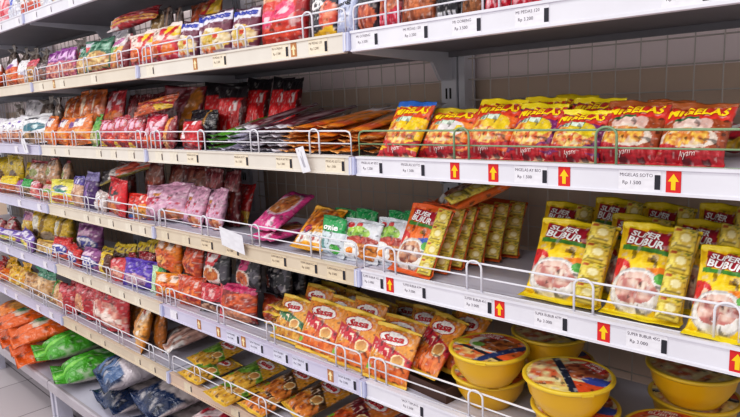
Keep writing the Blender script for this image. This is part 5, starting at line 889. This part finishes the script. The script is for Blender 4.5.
HOOPS = {('A', 2): [-1.764, -1.517, -1.293, -1.033], ('A', 3): [-0.842, -0.607, -0.371, -0.125], ('A', 4): [], ('B', 2): [-1.668, -1.472, -1.255, -0.96], ('B', 3): [-0.838, -0.592, -0.348, -0.124], ('B', 4): [0.275, 0.54], ('C', 1): [-2.128, -1.882], ('C', 2): [-1.623, -1.423, -1.31, -1.033], ('C', 3): [-0.854, -0.615, -0.373, -0.141], ('C', 4): [0.089, 0.298, 0.508, 0.715], ('D', 3): [-0.84, -0.57, -0.338, -0.075], ('D', 4): [0.051, 0.297], ('D', 2): [-1.65, -1.476, -1.3, -1.097], ('D', 1): [-2.381, -2.133, -1.888], ('E', 2): [-1.678, -1.446, -1.257, -1.023], ('E', 3): [-0.73, -0.562, -0.399], ('E', 1): [-2.179, -2.014], ('B', 1): [-2.205, -2.047, -1.854], ('A', 1): [-2.154, -1.889], ('T', 2): [], ('T', 1): []}
BOWLS = [
(0.296,0.057,0.7571,-6,'LID_O','yellow porridge bowl with orange lid, upper of the pair beside the tray',1.14),
(0.273,0.094,0.6884,10,'LID_O','yellow porridge bowl with orange lid, lower of the pair beside the tray',1.14),
(0.469,0.037,0.7571,20,'LID_B','yellow porridge bowl with pale lid, upper of the middle pair',1.14),
(0.467,0.069,0.6884,30,'LID_B','yellow porridge bowl with pale lid, lower of the middle pair',1.14),
(0.345,0.208,0.7571,60,'LID_B','shadowed yellow porridge bowl behind the orange-lid pair, upper one',1.14),
(0.345,0.236,0.6884,80,'LID_B','shadowed yellow porridge bowl behind the orange-lid pair, lower one',1.14),
(0.62,0.205,0.7571,70,'LID_B','shadowed yellow porridge bowl on top at the near end',1.14),
(0.615,0.236,0.6884,90,'LID_B','yellow porridge bowl under another at the near end',1.14),
(0.628,0.078,0.6884,0,'LID_O','yellow porridge bowl at the very front by the guard wire, near end',1.14),
]
TRAYPOS = (0.155, .03, -6)
# ------------------------------------------------------------------ camera and light
cam = bpy.data.cameras.new('camera'); cam.sensor_width = 36; cam.lens = CAM_F / 740 * 36
co = bpy.data.objects.new('camera', cam); COL.objects.link(co)
co.location = CAM_LOC; co.rotation_euler = CAM_ROT; cam.clip_start = .02
bpy.context.scene.camera = co
sc = bpy.context.scene
sc.view_settings.view_transform = 'Standard'; sc.view_settings.look = 'None'; sc.view_settings.exposure = 0
sc.view_settings.use_curve_mapping = True
cv = sc.view_settings.curve_mapping.curves[3]
cv.points.new(.12, .105); cv.points.new(.72, .76)
sc.view_settings.curve_mapping.update()
w = bpy.data.worlds.new('aisle_air'); sc.world = w; w.use_nodes = True
w.node_tree.nodes['Background'].inputs['Color'].default_value = (1, .95, .93, 1)
w.node_tree.nodes['Background'].inputs['Strength'].default_value = .80
def tube_or_fill_light(x, y, power, tilt, length=1.2):
    l = bpy.data.lights.new('ceiling_tube_or_fill', 'AREA'); l.shape = 'RECTANGLE'; l.size = length; l.size_y = .25; l.energy = power
    l.color = (1, .97, .95)
    o = bpy.data.objects.new('ceiling_tube_or_fill', l); COL.objects.link(o); o.location = (x, y, 2.75)
    o.rotation_euler = (R(tilt), 0, 0)
for x, pw in ((-3.2, 7), (-1.7, 7), (-.2, 8), (1.1, 9)):
    tube_or_fill_light(x, -1.0, pw, 15)
for x in (-3, -1, 1):  # unseen frontal fill row, added to brighten the shelf interiors
    tube_or_fill_light(x, -3.0, 16, 50)

# ------------------------------------------------------------------ the setting
def wall_material():
    m, nt, b = nodes_of('wall_paint')
    geo = nt.nodes.new('ShaderNodeNewGeometry'); sep = nt.nodes.new('ShaderNodeSeparateXYZ')
    gt = nt.nodes.new('ShaderNodeMath'); gt.operation = 'GREATER_THAN'; gt.inputs[1].default_value = 1.343
    mix = nt.nodes.new('ShaderNodeMix'); mix.data_type = 'RGBA'
    mix.inputs['A'].default_value = (*srgb('d8c2ae'), 1); mix.inputs['B'].default_value = (*srgb('fbeeee'), 1)
    nz = nt.nodes.new('ShaderNodeTexNoise'); nz.inputs['Scale'].default_value = 6
    mul = nt.nodes.new('ShaderNodeMix'); mul.data_type = 'RGBA'; mul.blend_type = 'MULTIPLY'; mul.inputs['Factor'].default_value = .25
    nt.links.new(geo.outputs['Position'], sep.inputs[0]); nt.links.new(sep.outputs['Z'], gt.inputs[0])
    nt.links.new(gt.outputs[0], mix.inputs['Factor']); nt.links.new(mix.outputs['Result'], mul.inputs['A'])
    nt.links.new(nz.outputs['Fac'], mul.inputs['B']); nt.links.new(mul.outputs['Result'], b.inputs['Base Color'])
    b.inputs['Roughness'].default_value = .8
    return m
def tile_material():
    m, nt, b = nodes_of('floor_tiles')
    tc = nt.nodes.new('ShaderNodeTexCoord'); br = nt.nodes.new('ShaderNodeTexBrick')
    br.offset = 0; br.inputs['Scale'].default_value = 1; br.inputs['Brick Width'].default_value = .4; br.inputs['Row Height'].default_value = .4
    br.inputs['Mortar Size'].default_value = .003
    br.inputs['Color1'].default_value = (*srgb('d3cdd0'), 1); br.inputs['Color2'].default_value = (*srgb('c9c2c6'), 1); br.inputs['Mortar'].default_value = (*srgb('8a8488'), 1)
    nz = nt.nodes.new('ShaderNodeTexNoise'); nz.inputs['Scale'].default_value = 9; nz.inputs['Detail'].default_value = 6
    mul = nt.nodes.new('ShaderNodeMix'); mul.data_type = 'RGBA'; mul.blend_type = 'MULTIPLY'; mul.inputs['Factor'].default_value = .15
    nt.links.new(tc.outputs['Object'], br.inputs['Vector']); nt.links.new(br.outputs['Color'], mul.inputs['A'])
    nt.links.new(nz.outputs['Fac'], mul.inputs['B']); nt.links.new(mul.outputs['Result'], b.inputs['Base Color'])
    b.inputs['Roughness'].default_value = .25
    return m
WALL_Y = .43
b = MB(); b.box(-6, 4, WALL_Y, WALL_Y + .1, 0, 3, wall_material()); tag(b.build('wall_back'), None, None, kind='structure')
b = MB(); b.box(-6, 4, -4, WALL_Y, -.05, 0, tile_material()); tag(b.build('floor'), None, None, kind='structure')

# ------------------------------------------------------------------ shelving
W = .9; DEPTH = .355
BAYX = {0: (-3.6, -2.7), 1: (-2.7, -1.8), 2: (-1.8, -.9), 3: (-.9, 0), 4: (0, .9)}
BAYN = {0: 'bay beyond the far end', 1: 'far end bay', 2: 'second bay', 3: 'third bay', 4: 'near bay'}
LEVN = {'T': 'topmost', 'A': 'second', 'B': 'third', 'C': 'fourth', 'D': 'fifth', 'E': 'sixth', 'F': 'floor-level'}
RAILC = {'T': ['white'] * 4, 'A': ['beige', 'beige', 'cream', 'white'], 'B': ['lav', 'cream', 'cream', 'white'], 'C': ['lav', 'beige', 'tan', 'white'],
         'D': ['lav', 'beige', 'lav', 'white'], 'E': ['lav', 'tan', 'pinkish', 'lav']}
RN = {'white': 'white', 'lav': 'bluish white', 'cream': 'cream', 'beige': 'beige', 'tan': 'tan', 'pinkish': 'pinkish beige', 'grey': 'grey'}
for lev in 'TABCDE':
    zb = ZB[lev]
    for bay in (0, 1, 2, 3, 4):
        x0, x1 = BAYX[bay]; c = RAILC[lev][max(bay - 1, 0)]
        root = bpy.data.objects.new('gondola_shelf', None); COL.objects.link(root); root.location = (x0, 0, zb)
        tag(root, f'steel shelf with {RN[c]} price rail, {LEVN[lev]} one down, {BAYN[bay]}', 'shelf', 'steel shelves of the display gondola')
        L_ = x1 - x0
        d = MB(); d.box(.004, L_ - .004, .004, DEPTH, .014, .037, M['deck']); d.box(.004, L_ - .004, .006, DEPTH, .0125, .0139, M['under']); d.box(.004, L_ - .004, DEPTH - .012, DEPTH, 0, .0125, M['under'])  # dark plates carry the painted shade beneath the deck
        d.build('shelf_deck', root)
        r = MB()
        r.prism([(-.001, 0), (-.007, .001), (-.007, .005), (-.004, .006), (-.004, .036), (-.007, .037), (-.007, .0415), (.006, .0415), (.006, .037), (.004, .037), (.004, .0)], .018 if bay > 0 else .001, L_ - .001, M[c])
        r.build('price_rail', root)
        k = MB()
        for xx in (0, L_):
            s = 1 if xx == 0 else -1
            k2 = MB()
            k2.prism([(.02, .014), (.25, .014), (DEPTH, .014), (DEPTH, -.055), (DEPTH - .045, -.055), (DEPTH - .075, -.012), (.02, .0)], min(xx + s * .001, xx + s * .004), max(xx + s * .001, xx + s * .004), M['steel'])
            k2.build('bracket', root)
        e = MB(); e.prism([(.006, .040), (-.010, .040), (-.012, .003), (.006, .003)], .001, .017, M['clip']); e.box(.0075, .0105, -.0135, -.008, .004, .039, M['white'])
        if bay > 0: e.build('end_clip', root)

def hoop_pts(x, h, w_=.032, y=.0):
    pts = [(x - w_ / 2, y, .004)]
    for i in range(9):
        a = math.pi * i / 8
        pts.append((x - w_ / 2 * math.cos(a), y, h + w_ / 2 * math.sin(a) * .8))
    return pts + [(x + w_ / 2, y, .004)]
for lev in 'TABCDE':
    for bay in (0, 1, 2, 3, 4):
        if (lev, bay) in (('E', 4),): continue
        x0, x1 = BAYX[bay]; gm = M['greenwire'] if (lev, bay) == ('B', 4) else M['wire']
        H = .056
        root = bpy.data.objects.new('wire_guard', None); COL.objects.link(root); root.location = (x0, .012, ZB[lev] + .037)
        tag(root, f"{'pale green' if (lev, bay) == ('B', 4) else 'white'} wire guard rail along {LEVN[lev]} shelf down, {BAYN[bay]}", 'wire guard', 'wire guards along the shelf fronts')
        f = MB(); a, b_ = .012, x1 - x0 - .012
        ring = [(a, 0, .003), (a, 0, H - .012), (a + .004, 0, H - .003), (a + .014, 0, H), (b_ - .014, 0, H), (b_ - .004, 0, H - .003), (b_, 0, H - .012), (b_, 0, .003)]
        f.tube(ring, 0.0021, gm, closed=True); f.build('guard_frame', root, smooth=True)
        m = MB(); m.tube([(a, 0, .029), (b_, 0, .029)], .0017, gm); m.build('middle_wire', root, smooth=True)
        xs = HOOPS.get((lev, bay)) or [x0 + q for q in (.12, .34, .56, .78)]
        for x in xs:
            if not x0 + .02 < x < x1 - .02: continue
            h = MB(); h.tube(hoop_pts(x - x0, H - .008, y=-.0046), 0.0021, gm); h.build('wire_hoop', root, smooth=True)

# floor-level shelf: deeper, on feet
for bay in (0, 1, 2, 3, 4):
    x0, x1 = BAYX[bay]; L_ = x1 - x0
    root = bpy.data.objects.new('gondola_base_shelf', None); COL.objects.link(root); root.location = (x0, 0, 0)
    tag(root, f'deep grey steel base shelf near the floor, {BAYN[bay]}', 'shelf', 'base shelves of the display gondola')
    d = MB(); d.box(.003, L_ - .003, -.085, .36, .185, .200, M['deck']); d.build('shelf_deck', root)
    r = MB(); r.prism([(-.082, .158), (-.094, .160), (-.094, .196), (-.088, .2005), (-.078, .2005), (-.078, .158)], .003, L_ - .003, M['grey']); r.build('front_lip', root)
    for xx in (.012, L_ - .036):
        g = MB(); g.box(xx, xx + .024, -.078, .36, .06, .185, M['deck']); g.box(xx, xx + .024, -.078, -.02, 0, .06, M['deck']); g.box(xx, xx + .024, .30, .36, 0, .06, M['deck'])
        g.build('base_foot', root)

for i, x in enumerate((-3.6, -2.7, -1.8, -.9, 0, .9)):
    root = bpy.data.objects.new('gondola_upright', None); COL.objects.link(root); root.location = (x, .362, 0)
    tag(root, ['slotted grey steel upright beyond the far end', 'slotted grey steel upright at the far end', 'slotted grey steel upright, second from far end', 'slotted grey steel upright, third from far end', 'slotted grey steel upright behind the porridge packs', 'slotted grey steel upright at the near end'][i], 'upright', 'steel uprights behind the shelves')
    p = MB(); p.box(-.034, .012, 0, .05, 0, 2.35, M['steel']); p.box(.016, .034, .004, .05, 0, 2.35, M['steel']); p.box(.011, .017, .012, .05, 0, 2.35, M['slot']); ch = p.build('channel', root)
    s = MB()
    z = .3
    while z < 2.2:
        for xx in (-.018, -.006):
            s.box(xx - .0022, xx + .0022, -.0015, .004, z, z + .026, M['slot'])
        z += .05
    s.build('slot_pattern', ch)
for bay in (0, 1, 2, 3, 4):
    x0, x1 = BAYX[bay]
    g = MB(); n = 18
    for i in range(1, n):
        x = x0 + (x1 - x0) * i / n
        if abs(x - x0) < .035 or abs(x - x1) < .035: continue
        g.tube([(x, 0, .004), (x, 0, 2.3)], .0016, M['backwire'], 4)
    z = .0445
    while z < 2.3:
        g.tube([(x0 + .036, .003, z), (x1 - .036, .003, z)], .0016, M['backwire'], 4); z += .05
    o = g.build('wire_mesh_back', None, (0, .378, 0))
    tag(o, f'square wire mesh back panel of the {BAYN[bay]}', 'wire mesh panel', 'wire mesh panels behind the shelves')

# ------------------------------------------------------------------ packets on the shelves
_parts = {}
def place_pack(kind, X, Y, Z, yaw, lean, roll, sx, sy, sz, label, group):
    k = K[kind]
    if kind not in _parts: _parts[kind] = pouch(kind, k)
    rot = (Matrix.Rotation(R(yaw), 3, 'Z') @ Matrix.Rotation(R(-lean), 3, 'X') @ Matrix.Rotation(R(roll), 3, 'Y')).to_euler()
    meshes = _parts[kind]
    if meshes[0][0] is None:
        o = link(k['obj'], meshes[0][1])
    else:
        o = bpy.data.objects.new(k['obj'], None); COL.objects.link(o); o.empty_display_size = .02
        for pn, me in meshes:
            link(pn, me, o)
        if kind.startswith('bubur'):
            s = link('sachet_strip', STRIP, o, (.040, -.0185, .006), (0, 0, R(26)))
            s['label'] = 'folded chain of pale yellow sachets'
            for q in range(4):
                link('sachet', SACHET, s, (0, 0, .032 * q + .0001))
    o.location = (X, Y, Z); o.rotation_euler = rot; o.scale = (sx, sy, sz)
    tag(o, label, k['cat'], group)
    return o
SACHET = sachet_mesh('sachet', .031, .0318, .008, 'e2cd58', 'c9ae42', 'e8dca4')
_b = MB(); _b.box(-.0158, .0158, .0012, .002, 0, .128, flat_material('sachet_foil', 'd8c04a', .35)); STRIP = _b.mesh('sachet_strip')
PACK_OBJECTS = [place_pack(*row) for row in PACKS]
# ------------------------------------------------------------------ price tags and arrow cards
def card_mesh(name, w, h, base, art, texts, bars):
    nu, nv = 40, 28
    U, V = np.meshgrid(np.linspace(0, 1, nu + 1), np.linspace(0, 1, nv + 1))
    C = paint(U, V, base, art, 5)
    Vs = [np.stack([(U - 1) * w, 0 * U, V * h], -1).reshape(-1, 3)]; Cs = [C.reshape(-1, 3)]
    idx = np.arange(U.size).reshape(U.shape)
    F = [(idx[j, i], idx[j, i + 1], idx[j + 1, i + 1], idx[j + 1, i]) for j in range(nv) for i in range(nu)]
    n = U.size
    Vs.append(Vs[0] + [0, .0004, 0]); Cs.append(Cs[0]); F += [tuple(a + n for a in f[::-1]) for f in F]; n *= 2
    for s, x, z, hh, wm, col in texts:
        tV, tF = text_shape(s, 0); ww = tV[:, 0].max() * hh; sx = min(1, wm / ww)
        Vs.append(np.stack([x + tV[:, 0] * hh * sx, np.full(len(tV), -.0003), z + tV[:, 1] * hh], -1)); Cs.append(np.tile(srgb(col), (len(tV), 1)))
        F += [tuple(a + n for a in f) for f in tF]; n += len(tV)
    for (pts, col) in bars:
        Vs.append(np.array([(x, -.0004, z) for x, z in pts])); Cs.append(np.tile(srgb(col), (len(pts), 1)))
        F.append(tuple(range(n, n + len(pts)))); n += len(pts)
    return mesh_from(name, np.concatenate(Vs), F, np.concatenate(Cs), [PAPER], None, False)
def bar(x0, x1, z0, z1, c): return ([(x0, z0), (x1, z0), (x1, z1), (x0, z1)], c)
TXT = {'A': [('MI PEDAS 120', 'Rp 3.200'), ('MI GORENG', 'Rp 3.500')], 'B': [('MIGELAS AY BSO', 'Rp 1.500'), ('MIGELAS SOTO', 'Rp 1.500')], 'C': [('SUPER BUBUR AYM', 'Rp 3.000'), ('SUPER BUBUR 45G', 'Rp 3.000')], 'D': [('SASA TEPUNG', 'Rp 2.500'), ('SASA BUMBU', 'Rp 2.500')]}
_cards = {}
def tag_mesh(lev, q, paper):
    key = (lev, q, paper)
    if key not in _cards:
        a, b_ = TXT[lev][q]
        _cards[key] = card_mesh('price_tag', .060, .030, paper, [], [(a, -.058, .0205, .0050, .047, '4a4650'), (b_, -.054, .0075, .0070, .038, '3a3840')], [bar(-.0085, -.0005, .003, .024, '2c2c36')])
    return _cards[key]
arrow_mesh = card_mesh('arrow_card', .020, .032, 'cf2a2c', [], [], [([(-.013, .005), (-.007, .005), (-.007, .017), (-.0025, .017), (-.010, .028), (-.0175, .017), (-.013, .017)], 'f2c61c')])
pale_arrow = card_mesh('arrow_card', .020, .032, 'b07a50', [], [], [([(-.013, .005), (-.007, .005), (-.007, .017), (-.0025, .017), (-.010, .028), (-.0175, .017), (-.013, .017)], 'f0dcae')])
narrow = {c: card_mesh('price_tag', .045, .030, c, [], [], [bar(-.006, -.0005, .004, .023, '4a4650')]) for c in ('e6e2ee', 'e2d8c8', 'd8cab4')}
PAPERC = {'white': 'e4e2ec', 'lav': 'd2d2e6', 'cream': 'e8dac4', 'beige': 'e2d2b8', 'tan': 'dccab0', 'pinkish': 'd4c2b4'}
cnt = {}
ORD = 'first second third fourth fifth sixth seventh eighth ninth tenth eleventh twelfth thirteenth fourteenth fifteenth sixteenth seventeenth eighteenth nineteenth twentieth'.split()
TAGS.sort(key=lambda t: t[2])
for lev, kind, X, _ in TAGS:
    bay = max(1, min(4, int((X + 2.7) // .9) + 1)); c = RAILC[lev][max(bay - 1, 0)]
    kk = 'arrow' if kind == 'arrow' else 'tag'
    n = cnt[(lev, kk)] = cnt.get((lev, kk), -1) + 1
    if kind == 'arrow':
        far = X < -.01
        o = link('arrow_card', pale_arrow if far else arrow_mesh, None, (X + .010, -.0048, ZB[lev] + .0045))
        tag(o, f"{'tan' if far else 'red'} card with {'pale' if far else 'yellow'} arrow in {LEVN[lev]} price rail down, {ORD[n]} from far end", 'arrow card', f'arrow cards in the {LEVN[lev]} price rail')
    else:
        if kind == 'tag' and lev in TXT: me = tag_mesh(lev, n % 2, PAPERC[c])
        else: me = narrow['e6e2ee' if c in ('white', 'lav') else 'e2d8c8' if c in ('cream', 'beige') else 'd8cab4']
        o = link('price_tag', me, None, (X + .004, -.0046, ZB[lev] + .0057))
        tag(o, f'paper price tag with dark bar in {LEVN[lev]} price rail down, {ORD[n]} from far end', 'price tag', f'price tags in the {LEVN[lev]} price rail')

# loose paper slips hung on the wire guards
def slip(x, y, z, w_, h_, roll, lean, label, lines=False):
    me = card_mesh('paper_slip', w_, h_, 'e9e9f2', [('blot', .3, .2, .6, .9, 'b0b0bc', 9)] if lines else [], [], [])
    o = link('hanging_paper_slip', me, None, (x, y, z)); o.rotation_euler = (R(-lean), R(roll), 0)
    tag(o, label, 'paper slip')
slip(-.395, -.014, ZB['C'] + .018, .105, .055, 8, -10, 'blank white paper slip hung on the wire guard beside pink noodle packs')
slip(-.115, -.016, ZB['B'] + .006, .028, .058, -12, -8, 'white paper slip tilted over the cream price rail under orange sachets', True)
slip(-1.90, -.016, ZB['B'] + .010, .045, .06, -4, -8, 'white paper slip over the bluish rail, third shelf down, far end', True)

# ------------------------------------------------------------------ bowls and tray
def lathe(prof, n=48):
    V = []; F = []
    for r, z in prof:
        V += [(r * math.cos(2 * math.pi * i / n), r * math.sin(2 * math.pi * i / n), z) for i in range(n)]
    for j in range(len(prof) - 1):
        for i in range(n):
            a, b_ = j * n + i, j * n + (i + 1) % n
            F.append((a, b_, b_ + n, a + n))
    F.append(tuple(range(n))[::-1]); F.append(tuple(range((len(prof) - 1) * n, len(prof) * n)))
    return V, F
YEL = flat_material('yellow_tub', 'dfae12', .3, 0, .04, 8)
YRIM = flat_material('yellow_rim', 'dcb92e', .3, 0, .04, 8)
def bowl_meshes(rad=.066, h=.052):
    pr = [(.036, 0), (.040, 0), (.042, .004), (.050, .014), (.058, .028), (.062, h - .006), (.064, h - .002), (.064, h), (.060, h), (.034, .004)]
    V, F = lathe([(r * rad / .066, z) for r, z in pr]); b = mesh_from('bowl_tub', V, F[:-1] + [F[-1]], None, [YEL])
    pr = [(.0605, h - .001), (.0665, h - .002), (.0680, h), (.0680, h + .003), (.066, h + .0045), (.063, h + .0045), (.0605, h + .003)]
    V, F = lathe([(r * rad / .066, z) for r, z in pr]); r_ = mesh_from('bowl_rim', V, F[:-2] + [tuple(range(6 * 48, 7 * 48))], None, [YRIM])
    return b, r_
def lid_mesh(name, rad, h, art, base, texts):
    nr, na = 44, 140
    V = []; uv = []
    for j in range(nr + 1):
        r = rad * j / nr
        for i in range(na):
            a = 2 * math.pi * i / na; V.append((r * math.cos(a), r * math.sin(a), h + .0035 * (1 - (j / nr) ** 2))); uv.append((.5 + .5 * r / rad * math.cos(a), .5 + .5 * r / rad * math.sin(a)))
    V = np.array(V); uv = np.array(uv); C = paint(uv[:, 0], uv[:, 1], base, art, 9, .5)
    F = [(j * na + i, (j + 1) * na + i, (j + 1) * na + (i + 1) % na, j * na + (i + 1) % na) for j in range(nr) for i in range(na)]
    n = len(V); Vs = [V]; Cs = [C]
    for s, u, v, hv, wm, rt, col in texts:
        tV, tF = text_shape(s, .03); hh = hv * rad * 2; ww = tV[:, 0].max() * hh; sx = min(1, wm * 2 * rad / ww)
        q = np.stack([(tV[:, 0] * hh - ww / 2) * sx, (tV[:, 1] - .5) * hh], -1); a = R(rt); q = q @ np.array([[math.cos(a), math.sin(a)], [-math.sin(a), math.cos(a)]])
        x = (u - .5) * 2 * rad + q[:, 0]; y = (v - .5) * 2 * rad + q[:, 1]
        z = h + .0035 * (1 - (x * x + y * y) / rad ** 2) + .0006
        Vs.append(np.stack([x, y, z], -1)); Cs.append(np.tile(srgb(col), (len(x), 1))); F += [tuple(i + n for i in f) for f in tF]; n += len(x)
    return mesh_from(name, np.concatenate(Vs), F, np.concatenate(Cs), [film_material('lid_film', .45, .15, 40, .3)])
BT, BR = bowl_meshes()
LID_O = lid_mesh('bowl_lid_orange', .062, .0555, [('food', .5, .5, .9, .9, 'e06a2c', 'd8582a', 4), ('poly', [(0, .2), (1, .2), (1, 0), (0, 0)], 'cfa860'), ('mott', .1, .02, .95, .26, 'd8bc78', 'cf6a38', 13), ('poly', [(.0, .28), (1, .20), (1, .26), (0, .35)], '24242e'), ('ell', .12, .42, .14, .12, 'e6cf2c'), ('ell', .5, .58, .34, .28, 'd8d2c4'), ('food', .58, .60, .28, .22, 'b86a30', '6a2e18', 14), ('ell', .36, .45, .1, .07, '6a9a3c'), ('poly', [(.12, .93), (.5, .95), (.48, .74), (.10, .72)], 'c4262c'), ('dband', .74, .86, .3, '2b3a6a')], 'e06a2c',
    [('SUPER', .31, .885, .075, .3, 4, 'f4e4e0'), ('BUBUR', .30, .785, .085, .32, 4, 'f4e4e0')])
LID_B = lid_mesh('bowl_lid_pale', .062, .0555, [('poly', [(.62, 0), (1, 0), (1, 1), (.45, 1)], 'cf4e22'), ('mott', .08, .12, .5, .85, 'd8c07a', 'c8703c', 12), ('mott', .05, .2, .45, .75, 'e0cf9a', 'c86038', 12), ('ell', .66, .58, .31, .30, 'd2c8ac'), ('food', .66, .58, .28, .26, 'b86a40', '7a2e20', 14), ('ring', .68, .60, .34, .32, 'cfc4a0'), ('dband', .40, .50, -.35, '1f2438'), ('poly', [(.72, .95), (.98, .7), (.88, .55), (.62, .8)], 'c4302c'), ('ell', .85, .35, .18, .1, '3a4a9a')], 'e0c878',
    [('SUPER', .82, .80, .06, .22, -42, 'f4e4e0'), ('BUBUR', .78, .72, .06, .24, -42, 'f4e4e0')])
TABM = MB(); TABM.prism([(-.072, .0525), (-.062, .0525), (-.062, .0560), (-.072, .0545)], -.008, .008, YRIM); TABME = TABM.mesh('pull_tab')
def bowl(x, y, z, yaw, lid, label, sc_=1.14):
    o = bpy.data.objects.new('porridge_bowl', None); COL.objects.link(o); o.location = (x, y, z); o.rotation_euler = (0, 0, R(yaw)); o.scale = (sc_,) * 3
    tag(o, label, 'bowl', 'porridge bowls on the fifth shelf')
    link('bowl_tub', BT, o); br_ = link('bowl_rim', BR, o); link('bowl_lid', {'LID_O': LID_O, 'LID_B': LID_B}[lid], o); link('pull_tab', TABME, br_, (0, 0, 0), (0, 0, R(28)))
for row in BOWLS: bowl(*row)
t = MB()
def tray(x, y, yaw):
    root = bpy.data.objects.new('card_tray', None); COL.objects.link(root); root.location = (x, y, ZB['D'] + .0372); root.rotation_euler = (0, 0, R(yaw))
    tag(root, 'low dark brown card tray holding seasoning packs beside the bowls', 'tray')
    b = MB(); b.box(-.06, .06, 0, .17, 0, .003, M['tray']); b.build('tray_floor', root)
    for n_, bx in (('tray_side', (-.06, .06, 0, .003, .003, .03)), ('tray_side', (-.06, .06, .167, .17, .003, .03)), ('tray_side', (-.06, -.057, .003, .167, .003, .03)), ('tray_side', (.057, .06, .003, .167, .003, .03))):
        b = MB(); b.box(*bx, M['tray']); b.build(n_, root)
tray(*TRAYPOS)
